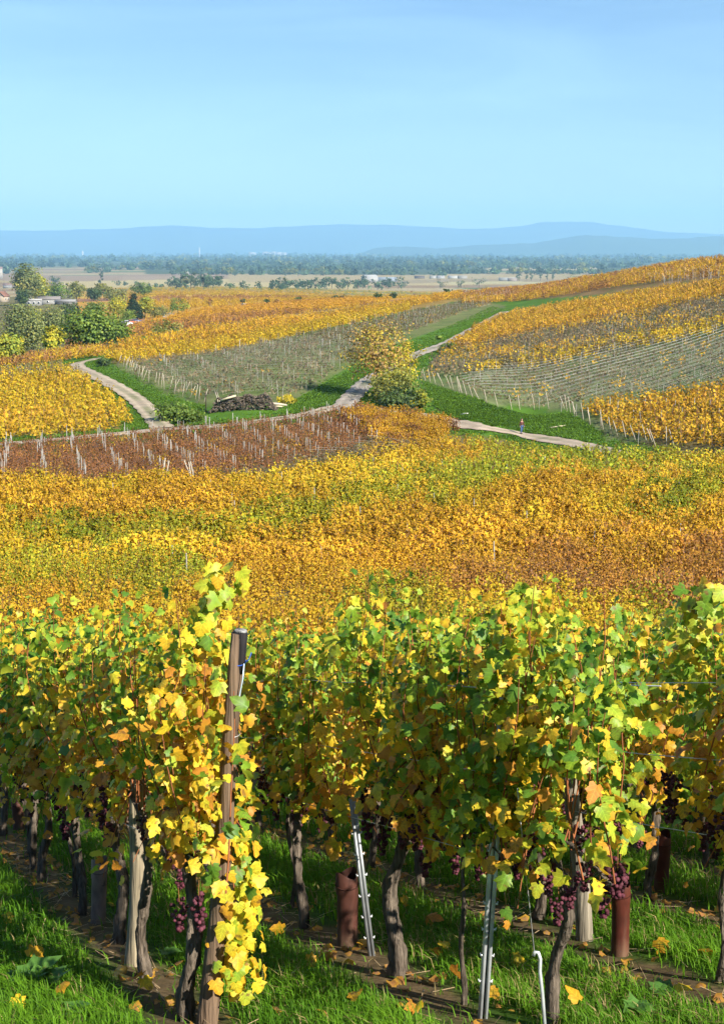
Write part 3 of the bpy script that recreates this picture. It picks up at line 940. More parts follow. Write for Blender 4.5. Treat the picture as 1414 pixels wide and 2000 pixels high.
field('pale_yellow_vines', 'yellow and greyish vines at the bend of the track', [(-60, 760), (120, 742), (180, 756), (160, 735), (128, 720), (60, 726), (-60, 736)], (0.98, 0.2), 'yellow', 'C', 1.7, 1.3, 1.6, .8, .05, pal2='twig', mix=lambda x, y, u, v: .45 * (v < 748) + 0 * u)
field('mauve_vines', 'mauve and orange strip of vines in front of the hollow trees', [(-60, 728), (60, 716), (140, 704), (205, 698), (200, 686), (140, 690), (60, 702), (-60, 718)], (0.98, 0.2), 'mauve', 'C', 1.8, 1.3, 1.6, 1.0, .03, pal2='gold', mix=lambda x, y, u, v: .35 + .3 * (u > 100))
field('yellow_ridge_vines', 'brilliant yellow strip of vines along the bare field', [(206, 702), (226, 713), (430, 688), (560, 662), (700, 630), (800, 607), (800, 600), (690, 622), (550, 650), (420, 672), (300, 690)], ROWD, 'yellow', 'C', 1.9, 1.5, 1.7, 1.0, .02, pal2='gold', mix=lambda x, y, u, v: .2 + 0 * u)
field('orange_ridge_vines', 'orange and golden vines behind the yellow strip', [(200, 690), (210, 703), (300, 688), (420, 670), (550, 648), (690, 620), (800, 600), (900, 583), (905, 577), (760, 600), (640, 622), (420, 650)], ROWD, 'orange', 'C', 2.6, 2.0, 1.8, 1.0, .02, scale=1.15, pal2='gold', mix=lambda x, y, u, v: .25 + .5 * (fnoise(x, y, 25, 3) > .5))
field('bare_field_vines', 'bare brown vines in the field with rows of pale posts', [(232, 714), (330, 766), (400, 782), (560, 784), (650, 735), (705, 690), (735, 672), (820, 645), (900, 612), (960, 596), (930, 588), (800, 612), (700, 634), (560, 666), (430, 692)], ROWD, 'twig', 'C', 2.0, 1.7, 1.0, .5, .15, pal2='gold', mix=lambda x, y, u, v: .02 + 0 * u)
HILLD = ground(1414, 668)[:2] - ground(960, 776)[:2]
field('orange_hill_vines', 'thick orange strip of vines running up the right hill', [(868, 690), (905, 684), (1000, 662), (1100, 640), (1414, 583), (1480, 572), (1480, 545), (1414, 556), (1200, 586), (1080, 604), (1000, 618), (930, 645)], HILLD, 'gold', 'C', 1.8, 1.3, 1.8, 1.0, .02, pal2='orange', mix=lambda x, y, u, v: .4 + 0 * u)
field('thin_gold_vines', 'thin golden vines below the orange strip on the hill', [(818, 742), (868, 692), (905, 686), (1000, 664), (1100, 642), (1414, 585), (1480, 575), (1480, 624), (1414, 634), (1200, 675), (1000, 712), (900, 738)], HILLD, 'gold', 'C', 1.8, 1.4, 1.55, .6, .18, pal2='twig', mix=lambda x, y, u, v: .38 + .5 * (fnoise(x, y, 18, 6) > .5))
field('yellow_hill_vines', 'bright yellow patches of vines above the wired terrace', [(900, 735), (1000, 708), (1200, 671), (1414, 632), (1480, 622), (1480, 642), (1414, 650), (1200, 690), (1000, 726)], HILLD, 'yellow', 'C', 1.8, 1.3, 1.6, .9, .1, pal2='twig', mix=lambda x, y, u, v: .55 * (fnoise(x, y, 11, 6) > .48))
field('bare_hill_vines', 'leafless vines under trellis wires on the right hill', [(880, 752), (960, 786), (1110, 798), (1250, 782), (1480, 738), (1480, 645), (1414, 655), (1200, 694), (1000, 730)], HILLD, 'twig', 'C', 1.9, 1.6, 1.1, .5, .15, pal2='gold', mix=lambda x, y, u, v: .05 + .25 * (fnoise(x, y, 9, 2) > .58))
field('orange_bottom_vines', 'dense orange vines at the foot of the right hill', [(1125, 803), (1175, 834), (1230, 856), (1330, 872), (1480, 880), (1480, 752), (1414, 764), (1280, 788)], HILLD, 'orange', 'C', 1.7, 1.15, 1.75, 1.0, .03, pal2='gold', mix=lambda x, y, u, v: .5 + 0 * u)
field('crest_vines', 'orange vines on the crest of the right hill', [(905, 596), (1000, 590), (1180, 566), (1414, 542), (1480, 535), (1480, 498), (1414, 509), (1300, 524), (1165, 547), (1050, 562), (900, 579)], HILLD, 'gold', 'C', 2.8, 2.0, 1.8, 1.0, .04, scale=1.1, pal2='mauve', mix=lambda x, y, u, v: .25 + .5 * (fnoise(x, y, 22, 3) > .5), ymax=640)
field('far_strip_vines', 'far golden strips of vines towards the plain', [(215, 672), (330, 650), (480, 628), (640, 606), (760, 590), (640, 588), (420, 604), (330, 620), (260, 640)], (0.97, 0.1), 'orange', 'D', 4.0, 3.2, 1.7, .9, .05, scale=.9, pal2='mauve', mix=lambda x, y, u, v: .8 * (fnoise(x * .15, y, 26, 3) > .5))
x = rng.uniform(-1, 1, 5000); y = np.exp(rng.uniform(math.log(700), math.log(2050), 5000)); x = x * y * .2
u, v = project(x, y, zt(x, y)); m = (u > 250) & (u < 900)
x, y = x[m], y[m]
sy = (y + .55 * x) / 150 + .4 * vnoise(x, y, 400, 5)
hs = (_perm[(np.floor(sy).astype(int) * 17) & 255, 40] * 4.99).astype(int)
keys = ['gold', 'mauve', 'lime', 'yellow', 'rust']
wh = np.array([0, 1, 2, 3, 4])[hs] * 2 + rng.integers(0, 2, len(x))
ap = sum([protos(k, 'D', 2, 1.9) for k in keys], [])
tag(scatter_mesh('far_slope_vines', ap, wh, np.column_stack([x, y, zt(x, y)]), np.full(len(x), .1), rng.uniform(.8, 1.25, len(x)), np.ones((len(x), 3)) * rng.uniform(.6, .95, (len(x), 1)), M_FIELD),
    'far orange and brown vineyard strips by the plain', 'vines', kind='stuff')

# ------------------------------------------------------------------ foreground vines
def base(u, v):
    g = ground(u, v)
    return np.array([g[0], g[1], float(zt(g[0], g[1]))])


# grape bunch meshes
def grape_mesh(seed):
    rs = np.random.default_rng(seed)
    ico_v = []
    phi = (1 + 5 ** .5) / 2
    iv = np.array([(-1, phi, 0), (1, phi, 0), (-1, -phi, 0), (1, -phi, 0), (0, -1, phi), (0, 1, phi), (0, -1, -phi), (0, 1, -phi), (phi, 0, -1), (phi, 0, 1), (-phi, 0, -1), (-phi, 0, 1)]) / math.hypot(1, phi)
    it = np.array([(0, 11, 5), (0, 5, 1), (0, 1, 7), (0, 7, 10), (0, 10, 11), (1, 5, 9), (5, 11, 4), (11, 10, 2), (10, 7, 6), (7, 1, 8), (3, 9, 4), (3, 4, 2), (3, 2, 6), (3, 6, 8), (3, 8, 9), (4, 9, 5), (2, 4, 11), (6, 2, 10), (8, 6, 7), (9, 8, 1)])
    mb = MB()
    for i in range(42):
        t = rs.random()
        r = .038 * (1 - t * .7) * math.sqrt(rs.random()); a = rs.uniform(0, 6.28)
        c = np.array([r * math.cos(a), r * math.sin(a), -.02 - .12 * t])
        col = np.array((.06, .014, .022)) * rs.uniform(.5, 1.5) + np.array((.04, .015, .02)) * (rs.random() < .3)
        mb.add(iv * rs.uniform(.0075, .0098) + c, None, it, col)
    mb.tube([(0, 0, .03), (0.004, 0, -.05)], .0018, 4, (.2, .1, .03), cap=False)
    return mb.data('grape_bunch', M_GRAPE, True)


GRAPES = [grape_mesh(i) for i in range(4)]
LEAFM = []
for i in range(8):
    v_, t_, e_ = _lt[0][i]
    c_ = np.where(e_[:, None] > .5, np.array([1.12, 1.0, .9]), np.array([.88, 1.0, 1.0]))
    LEAFM.append(mesh_data('leaf', v_, t_, c_, M_LEAF1))
BARKC = (.10, .08, .062)


def trunk_mb(rs, top, r0, lean=(0, 0), kink=.05, n=10, sides=14):
    t = np.linspace(0, 1, 26)
    X = lean[0] * (1 - t) ** 1.0 + kink * np.sin(t * 5 + rs.uniform(0, 6)) * np.sin(t * np.pi) + .3 * kink * np.sin(t * 13 + rs.uniform(0, 6))
    Y = lean[1] * (1 - t) + kink * .7 * np.sin(t * 4 + rs.uniform(0, 6)) * np.sin(t * np.pi)
    P = np.column_stack([X, Y, -.06 + (top + .06) * t])
    rad = r0 * (1.25 - .45 * t + .12 * np.sin(t * 17 + rs.uniform(0, 6)) + .25 * np.exp(-t * 9))
    mb = MB(); mb.tube(P, rad, sides, BARKC, rough=.13, seed=int(rs.integers(1e6)))
    return mb, P


def make_vine(name, pos, ang, seed, lod, label, group, n_parts=0, trunk_r=.035, lean=(0, 0), top=2.05, green=.5, canes=True, ngr=5, nsh=11, low=.94, kink=.05, step=.06):
    rs = np.random.default_rng(seed)
    root = empty(name, pos, ang)
    tag(root, label, 'grape vine', group)
    Lv, sh = gen_vine(rs, 1.08, top, low, nsh, step, (.042, .082) if lod == 0 else (.07, .11), green=green)
    return finish_vine(root, Lv, sh, rs, lod, n_parts, trunk_r, lean, ngr, low, kink, canes)


CLEAR = [((470, 1225), (458, 1430), 22), ((274, 1520), (262, 1890), 26), ((1116, 1530), (1142, 1840), 24), ((972, 1640), (942, 1990), 20), ((722, 1600), (790, 1900), 30), ((678, 1695), (678, 1850), 30), ((1210, 1715), (1210, 1860), 26)]


def finish_vine(root, Lv, sh, rs, lod, n_parts, trunk_r, lean, ngr, low, kink, canes=True):
    pos = np.array(root.location); ang = root.rotation_euler[2]
    c, s = math.cos(ang), math.sin(ang)
    if trunk_r:
        tb, P = trunk_mb(rs, low, trunk_r, lean, kink)
        if lod == 0:
            o = tb.build('trunk', M_BARK, root, smooth=True)
            ar = MB()
            for sg in (-1, 1):
                ar.tube([(0, 0, low - .02), (sg * .15, .01, low + .03), (sg * .33, 0, low + .01), (sg * .5, .01, low - .01)], [trunk_r * .75, trunk_r * .55, trunk_r * .4, trunk_r * .3], 7, BARKC, rough=.08, seed=int(rs.integers(1e6)))
            ar.build('cordon', M_BARK, root, smooth=True)
        else:
            tb.build('trunk', M_BARK, root)
    if canes:
        cb = MB()
        for S in sh:
            S = S[::max(1, len(S) // 6)]
            cb.tube(S, np.linspace(.0045, .002, len(S)), 4, np.array((.26, .09, .035)) * rs.uniform(.6, 1.3), cap=False)
        tag(cb.build('canes', M_PLAIN, root), kind='stuff')
    # keep the picture's open spots open: no leaves grow right in front of the posts
    W = np.column_stack([Lv['pos'][:, 0] * c - Lv['pos'][:, 1] * s, Lv['pos'][:, 0] * s + Lv['pos'][:, 1] * c, Lv['pos'][:, 2]]) + pos
    if pos[1] < 8.8:
        uu, vv = project(W[:, 0], W[:, 1], W[:, 2] - .4 * Lv['size'])
        ok = np.ones(len(uu), bool)
        for (a0, b0, hw) in CLEAR:
            f = np.clip((vv - a0[1]) / (b0[1] - a0[1]), 0, 1)
            ok &= ~((vv > a0[1] - 10) & (vv < b0[1] + 10) & (np.abs(uu - (a0[0] + f * (b0[0] - a0[0]))) < hw))
        Lv = sub(Lv, ok)
    part = np.zeros(len(Lv['pos']), bool)
    if n_parts:
        # the leaves on the outside that faces the path: each a part of its own
        W = np.column_stack([Lv['pos'][:, 0] * c - Lv['pos'][:, 1] * s, Lv['pos'][:, 0] * s + Lv['pos'][:, 1] * c, Lv['pos'][:, 2]]) + pos
        d = np.linalg.norm(W, axis=1)
        uu, vv = project(W[:, 0], W[:, 1], W[:, 2])
        cell = (uu // 22).astype(int) * 1000 + (vv // 22).astype(int)
        o_ = np.argsort(d)
        _, first = np.unique(cell[o_], return_index=True)
        cand = o_[first]
        cand = cand[(uu[cand] > -40) & (uu[cand] < 1454)]
        cand = cand[np.argsort(d[cand])][:n_parts]
        part[cand] = True
        R, T, Nn = frames(Lv['tip'][cand], Lv['nrm'][cand])
        for q, i in enumerate(cand):
            sz = Lv['size'][i]
            Mx = Matrix(((R[q, 0] * sz, T[q, 0] * sz, Nn[q, 0] * sz, Lv['pos'][i, 0]), (R[q, 1] * sz, T[q, 1] * sz, Nn[q, 1] * sz, Lv['pos'][i, 1]), (R[q, 2] * sz, T[q, 2] * sz, Nn[q, 2] * sz, Lv['pos'][i, 2]), (0, 0, 0, 1)))
            lo_ = obj('leaf', LEAFM[int(rs.integers(0, 8))], root, M=Mx)
            cc = Lv['col'][i] * .45 + Lv['edge'][i] * .55
            lo_.color = (cc[0], cc[1], cc[2], 1)
    fb = MB(); leaves_mesh(sub(Lv, ~part), lod, fb, rs)
    tag(fb.build('foliage', M_LEAF, root), kind='stuff')
    for g in range(ngr):
        gx, gy = rs.uniform(-.5, .5), rs.choice([-1, 1]) * rs.uniform(.04, .16)
        go = obj('grape_bunch', GRAPES[int(rs.integers(0, 4))], root, loc=(gx, gy, low + rs.uniform(-.12, .14)), rz=rs.uniform(0, 6))
        k = rs.uniform(.95, 1.4); go.scale = (k, k, k)
    return root


RANG = math.atan2(1, RSL)          # rows run away from the viewer and to the left
# vines whose stems the photograph shows: (row, u, v, radius, lean along x, green, label)
FRONT = [
    (0, 372, 1990, .038, .02, .52, 'gnarled double stemmed vine behind the leaning wooden end post'),
    (0, 232, 1842, .036, .0, .50, 'vine with flaking bark just behind the pale round post'),
    (0, 146, 1752, .018, .0, .55, 'slim dark stemmed vine in the left row, third behind the end post'),
    (0, 92, 1722, .034, .03, .55, 'dark upright vine in the left row before the pale barked one'),
    (0, 62, 1672, .036, .02, .5, 'pale barked vine far along the left row'),
    (0, 10, 1600, .036, .0, .5, 'dark stemmed vine at the left edge of the picture'),
    (1, 1072, 2010, .030, -.03, .55, 'slender vine tied with string beside the metal anchor hook'),
    (1, 905, 1962, .013, .0, .52, 'young thin vine with blue tie left of the galvanised stake'),
    (1, 792, 1905, .045, .07, .56, 'thick twisted bare vine trunk in the middle of the picture'),
    (1, 570, 1775, .016, .0, .52, 'thin dark vine stem behind the grassy gap'),
    (2, 1412, 1918, .026, .02, .58, 'slim vine at the right edge hung with dark grapes'),
    (2, 1128, 1812, .036, .0, .52, 'vine pressed behind the round post on the right'),
    (2, 1052, 1796, .034, .0, .50, 'shaded dark vine between the stake and the right round post'),
]
used = []
vseed = 900
for (k, u_, v_, r_, ln, gr, lb) in FRONT:
    P = base(u_, v_)
    used.append((k, P[1]))
    vseed += 1
    sy_ = P[1]
    make_vine('grape_vine', P, RANG, vseed, 0, lb, None, n_parts=300 if sy_ < 7.6 else (190 if sy_ < 9 else 90), trunk_r=r_ * .82, lean=(-ln * .4, ln), green=gr, ngr=15 if k else 8, top=1.9, nsh=16, kink=.06, step=.036)
# the rest of the rows, further in
gl = {0: 'leafy vine further back in the left foreground row', 1: 'leafy vine further back in the middle foreground row', 2: 'leafy vine further back in the right foreground row'}
back_protos = {}
rowc = {}
for k in range(len(ROW0)):
    y_ = 6.35 + .35 * (k % 2)
    while y_ < 21:
        x_ = row_x(k, y_)
        near_used = any(kk == k and abs(yy - y_) < .42 for kk, yy in used)
        uu, vv = project(x_, y_, float(zt(x_, y_)) + 1.2)
        if not near_used and -160 < uu < ((3000 if y_ > 6.9 else 1560) if y_ < 13 else 1700) and not (k == 0 and y_ < 7.0):
            P = np.array([x_, y_, float(zt(x_, y_))])
            lod = 0 if (y_ < 9 and k < 3) else 1
            vseed += 1
            rowc[k] = rowc.get(k, 0) + 1
            lbl = gl.get(k, 'leafy yellow green vine deep in the foreground vineyard behind the first rows')
            grp = 'vines filling foreground row' if k < 3 else 'vines in the rows behind the first three'
            if lod == 0:
                make_vine('grape_vine', P, RANG, vseed, 0, lbl, grp, n_parts=90, trunk_r=.026, green=rng.uniform(.4, .62), ngr=9, top=1.9, nsh=15, step=.038)
            else:
                key = int(rng.integers(0, 7))
                if key not in back_protos:
                    r0 = make_vine('grape_vine', P, RANG, 3000 + key, 1, lbl, grp, trunk_r=.025, green=[.40, .46, .5, .55, .6, .65, .36][key], ngr=4, top=1.95)
                    back_protos[key] = r0
                else:
                    src = back_protos[key]
                    r1 = src.copy(); COL.objects.link(r1); r1.location = P; r1.rotation_euler = (0, 0, RANG + (math.pi if rng.random() < .5 else 0) + rng.normal() * .05)
                    tag(r1, lbl, 'grape vine', grp)
                    for ch in src.children:
                        c1_ = ch.copy(); COL.objects.link(c1_); c1_.parent = r1
        y_ += .93

# hanging tassel of yellow leaves over the foot of the end post, and shoots standing above the hedge
def loose_shoot(root_name, label, start, pts, seed, green, n_parts, nleaf=2, lsz=(.09, .15), spread=.11, up=False):
    rs = np.random.default_rng(seed)
    S = np.array(pts, float)
    t = np.linspace(0, len(S) - 1, int(np.linalg.norm(np.diff(S, axis=0), axis=1).sum() / .045) + 4)
    Lp = np.column_stack([np.interp(t, np.arange(len(S)), S[:, k]) for k in range(3)])
    n = len(Lp); pos, tip, nrm = [], [], []
    for q in range(nleaf):
        d = np.column_stack([rs.normal(size=n), rs.normal(size=n) - .5, np.zeros(n)]); d /= np.linalg.norm(d, axis=1)[:, None] + 1e-9
        pos.append(Lp + d * rs.uniform(.02, spread, (n, 1)) + rs.normal(size=(n, 3)) * .02)
        nrm.append(d * .8 + np.array([.15, -.35, .45]) + rs.normal(size=(n, 3)) * .3); tip.append(d * .4 + np.array([0, 0, -.9]) + rs.normal(size=(n, 3)) * .35)
    pos, tip, nrm = map(np.vstack, (pos, tip, nrm)); m = len(pos)
    g = np.clip(green + rs.normal(size=m) * .16, 0, 1)
    stops = np.array([0, .22, .42, .62, .82, 1.0]); cs = np.array([ORANGE, GOLD * 1.1, YELLOW * 1.1, LIME * 1.25, GREEN * 1.4, DKGREEN * 1.35])
    col = np.column_stack([np.interp(g, stops, cs[:, k]) for k in range(3)]); ed = np.column_stack([np.interp(np.clip(g - .12, 0, 1), stops, cs[:, k]) for k in range(3)])
    Lv = dict(pos=pos, tip=tip, nrm=nrm, size=rs.uniform(lsz[0], lsz[1], m), col=col, edge=ed)
    root = empty(root_name, start, 0); tag(root, label, 'vine shoot')
    return finish_vine(root, Lv, [Lp], rs, 0, n_parts, 0, (0, 0), 0, .8, 0)


B0 = base(440, 1990)
loose_shoot('vine_shoot', 'tassel of sunlit yellow leaves hanging beside the leaning end post', B0, [(.02, -.05, 1.0), (.06, -.08, .75), (.08, -.1, .5), (.07, -.1, .28)], 61, .55, 160, 7, (.05, .085), .13)
loose_shoot('vine_shoot', 'green leafy shoot left of the leaning end post', B0, [(-.15, -.1, 1.35), (-.12, -.14, 1.15), (-.14, -.16, 1.0)], 62, .68, 80, 5, (.055, .09), .12)
loose_shoot('vine_shoot', 'tall pale green shoot rising above the top of the end post', B0, [(-.12, .2, 1.75), (-.08, .2, 2.0), (.02, .2, 2.2)], 63, .62, 80, 5, (.055, .09), .13)
B1 = base(660, 1850)
loose_shoot('vine_shoot', 'thin shoot with a few leaves dangling over the brown tube', B1, [(.0, -.1, 1.0), (-.01, -.12, .8), (.0, -.1, .6)], 64, .45, 24, 1, (.07, .11), .07)
B2 = base(945, 1985)
loose_shoot('vine_shoot', 'dark green shoot over the galvanised stake', B2, [(.1, -.02, 1.9), (.08, -.08, 1.6), (.12, -.1, 1.25)], 65, .85, 110, 5, (.055, .09), .15)
loose_shoot('vine_shoot', 'upright pale shoot above the row behind the stake', B2, [(.1, .3, 1.8), (.14, .3, 1.95), (.2, .3, 2.05)], 66, .66, 60, 4, (.055, .09), .11)
B3 = base(690, 1860)
loose_shoot('vine_shoot', 'upright pale green shoot above the middle of the hedge', B3, [(0, 0, 1.85), (.0, 0, 2.0), (-.03, 0, 2.12)], 67, .68, 60, 4, (.055, .09), .11)
B4 = base(1330, 1900)
loose_shoot('vine_shoot', 'bright green shoots standing up at the right edge', B4, [(.0, .1, 1.7), (.05, .1, 2.0), (.1, .1, 2.15)], 68, .72, 90, 6, (.055, .09), .16)

# ------------------------------------------------------------------ foreground posts, stakes, tubes, wires
def leaning(name, label, b, t, r0, r1, mat, colr, sides=12, cat='post', rough=.03, extra=None, n=9):
    """a post from foot b to head t (world), slightly uneven; b is the thing's base"""
    b = np.array(b); t = np.array(t) - b
    root = empty(name, b); tag(root, label, cat)
    k = np.linspace(-.12, 1, n)[:, None]
    P = k * t + np.column_stack([.012 * np.sin(k[:, 0] * 5), .01 * np.cos(k[:, 0] * 4), 0 * k[:, 0]])
    mb = MB(); mb.tube(P, np.linspace(r0, r1, n), sides, colr, rough=rough, seed=int(b[0] * 97) % 1000)
    mb.build('shaft', mat, root, smooth=False)
    return root, t


WOODC = (.40, .33, .25)
# the leaning end post: head coloured dark as leaf shade, blue twine, wire bands
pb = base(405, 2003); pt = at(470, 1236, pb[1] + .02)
root, tv = leaning('end_post', 'leaning brown wooden end post with shaded head and blue twine', pb, pt, .052, .031, M_WOOD, (.155, .105, .07), 16, rough=.06, n=16)
mb = MB(); mb.tube([tv * .905, tv * .93, tv * .97, tv * 1.003], [.0335, .0345, .0338, .033], 14, (.022, .02, .022), rough=.02); mb.build('shaded_head', M_WOOD, root)  # near-black sleeve paints the leaf shadow onto the post head
mb = MB(); mb.tube([tv * 1.0035, tv * 1.008], [.031, .026], 12, (.25, .25, .25), rough=.03); mb.build('cut_top', M_WOOD, root)


def ring(parent, name, centre, r, axis, thick, colr, mat):
    th = np.linspace(0, 2 * np.pi, 19)
    P = np.column_stack([np.cos(th) * r, np.sin(th) * r, .01 * np.sin(th)]) + centre
    mb = MB(); mb.tube(P, thick, 5, colr, cap=False); return mb.build(name, mat, parent)


ring(root, 'blue_twine', tv * .93, .0355, None, .0022, (.03, .10, .45), M_PLAIN)
ring(root, 'wire_band', tv * .70, .041, None, .0018, (.5, .5, .5), M_METAL)
ring(root, 'wire_band', tv * .755, .040, None, .0018, (.5, .5, .5), M_METAL)
mb = MB(); mb.tube([tv * .93 + (.03, -.03, 0), tv * .9 + (.03, -.045, -.01), tv * .86 + (.02, -.048, -.02), tv * .83 + (.012, -.05, -.02)], .0032, 6, (.55, .68, .8)); mb.build('wire_end', M_METAL, root)
mb = MB(); mb.tube([tv * .93 + (.03, -.03, 0), tv * .94 + (.05, -.03, 0), tv * .95 + (.06, -.02, .01)], .003, 6, (.03, .08, .3)); mb.build('twine_knot', M_PLAIN, root)
# round posts
pb = base(262, 1886); leaning('round_post', 'pale round wooden post in the left row, partly in leaf shade', pb, at(276, 1475, pb[1] + .03), .054, .047, M_WOOD, (.27, .225, .155), 14, rough=.025)
pb = base(1142, 1837); leaning('round_post', 'grey round wooden post leaning in the right row', pb, at(1106, 1440, pb[1] - .05), .052, .046, M_WOOD, (.22, .19, .145), 14, rough=.025)
# galvanised profile stakes with hooks


def stake(label, b, t, w, hooks=7, tone=.5):
    b = np.array(b); t = np.array(t) - b
    root = empty('galvanised_stake', b); tag(root, label, 'stake')
    ln = np.linalg.norm(t); zc = t / ln; xc = np.array([1, 0, 0]) - zc[0] * zc; xc /= np.linalg.norm(xc); yc = np.cross(zc, xc)
    R = np.column_stack([xc, yc, zc])
    mb = MB()
    for dx, dy, sx, sy in ((0, .010, w, .003), (-w / 2, -.004, .003, .030), (w / 2, -.004, .003, .030), (-w / 2 + .008, -.02, .018, .003), (w / 2 - .008, -.02, .018, .003)):
        c = R @ np.array([dx, dy, ln * .44]); mb.box(c[0], c[1], c[2], sx, sy, ln * 1.12, (tone * .95, tone, tone * 1.05), R)
    mb.build('profile', M_METAL, root)
    for i in range(hooks):
        for sg in (-1, 1):
            c = R @ np.array([sg * (w / 2 + .006), -.018, ln * (.12 + .8 * i / hooks)])
            hk = MB(); hk.box(c[0], c[1], c[2], .014, .004, .010, (.72, .74, .76), R); hk.box(c[0] + sg * .006, c[1], c[2] + .006, .003, .004, .012, (.72, .74, .76), R)
            hk.build('hook', M_METAL, root)


pb = base(942, 1988); stake('tall galvanised end stake with wire hooks right of centre', pb, at(985, 1345, pb[1] + .05), .042, 10, .62)
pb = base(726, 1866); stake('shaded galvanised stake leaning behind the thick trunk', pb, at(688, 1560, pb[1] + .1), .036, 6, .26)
pb = base(1246, 1636); stake('distant slim metal stake in the dark grass on the right', pb, at(1246, 1470, pb[1]), .045, 4)
# brown planting tubes


def planting_tube(label, u, v, vtop, r, colr, tilt=0.0):
    b = base(u, v); h_ = float(ray(u, vtop)[1] * b[1] - b[2])
    root = empty('planting_tube', b); tag(root, label, 'planting tube')
    th = np.linspace(0, 2 * np.pi, 17)[:-1]
    mb = MB(); z_ = np.array([-.05, h_ * .3, h_ * .72, h_ * .74, h_ * .98, h_]); rr = np.array([r, r * .98, r, r * 1.05, r * 1.05, r * 1.0])
    V = np.array([[(rr[i] * (1 + .05 * math.sin(3 * a + i))) * math.cos(a) + tilt * z_[i], rr[i] * math.sin(a), z_[i] + (.02 * math.sin(a * 2) if i > 3 else 0)] for i in range(6) for a in th])
    q = [[i * 16 + j, i * 16 + (j + 1) % 16, (i + 1) * 16 + (j + 1) % 16, (i + 1) * 16 + j] for i in range(5) for j in range(16)]
    mud = np.clip((.12 - V[:, 2:3]) / .1 + .4 * np.sin(V[:, 0:1] * 90), 0, .8); mb.add(V, q, None, np.array(colr) * (1 - mud) + np.array((.13, .095, .06)) * mud); mb.build('sleeve', M_TUBE, root, smooth=True)
    mb = MB(); mb.add(np.vstack([V[80:] * (.93, .93, 1), V[80:] * (.9, .9, 1) - (0, 0, .15)]), [[j, j + 16, 16 + (j + 1) % 16, (j + 1) % 16] for j in range(16)], None, np.array(colr) * .5); mb.build('rim', M_TUBE, root)
    ring(root, 'strap', (tilt * h_ * .85, 0, h_ * .85), r * 1.07, None, .004, np.array(colr) * .5, M_PLAIN)


planting_tube('brown planting tube round a young vine left of the thick trunk', 678, 1846, 1705, .063, (.075, .028, .02))
planting_tube('rust red planting tube standing in the grass on the right', 1210, 1866, 1722, .052, (.075, .017, .010), -.02)
planting_tube('pale greyish brown planting tube in the left row', 192, 1803, 1680, .050, (.24, .165, .14), .06)
planting_tube('dark red planting tube in deep shade behind the right row', 1290, 1742, 1628, .055, (.10, .024, .015))
planting_tube('small reddish planting tube far back on the right', 1198, 1626, 1560, .06, (.12, .04, .02))
planting_tube('dark brown planting tube at the far left of the row', 38, 1622, 1560, .06, (.14, .06, .045))
# anchor rod with hook beside the end vine
pb = base(1066, 2012)
rt = empty('anchor_rod', pb); tag(rt, 'white metal anchor rod with a hooked top at the row end', 'anchor rod')
P = [at(1066, 2012, pb[1]) - pb, at(1056, 1930, pb[1]) - pb, at(1051, 1885, pb[1]) - pb, at(1052, 1862, pb[1]) - pb, at(1048, 1850, pb[1]) - pb, at(1042, 1849, pb[1]) - pb, at(1039, 1856, pb[1]) - pb]
P = np.array(P) * 1.0 + np.array([.0, -.05, .0]); P[0] -= (0, 0, .1)
mb = MB(); mb.tube(P, .0085, 8, (.62, .66, .68)); mb.build('rod', M_METAL, rt, smooth=True)
g0 = at(1041, 1852, pb[1]) - pb; mb = MB(); mb.tube([g0 + (0, -.05, 0), at(1020, 1640, pb[1]) - pb, at(1010, 1540, pb[1]) - pb], .0022, 5, (.55, .55, .55)); mb.build('guy_wire', M_METAL, rt)
# trellis wires along the foreground rows
for k in range(3):
    for hgt in (.85, 1.25, 1.65):
        ys = np.linspace(6.3 if k != 2 else 6.6, 20.5, 18)
        P = np.column_stack([row_x(k, ys), ys, zt(row_x(k, ys), ys) + hgt + .01 * np.sin(ys * 3)])
        o0 = P[0].copy(); mb = MB(); mb.tube(P - o0, .0024, 5, (.5, .52, .55), cap=False)
        tag(mb.build('trellis_wire', M_METAL, loc=o0), ('lower', 'middle', 'upper')[(.85, 1.25, 1.65).index(hgt)] + ' trellis wire of the ' + ('left', 'middle', 'right')[k] + ' foreground row', 'wire', 'trellis wires of the foreground rows')
for (u0, v0, u1, v1, d0, d1) in ((1330, 1262, 1420, 1236, 8.3, 7.6), (1200, 1338, 1290, 1340, 8.2, 7.8)):
    A, Bp = at(u0, v0, d0), at(u1, v1, d1); mb = MB(); mb.tube([A * 0, (Bp - A) * .5, Bp - A], .004, 6, (.6, .62, .65)); tag(mb.build('tension_wire', M_METAL, loc=A), ('sloping bright wire at the right edge' if v1 < 1300 else 'level bright wire between the right rows'), 'wire')

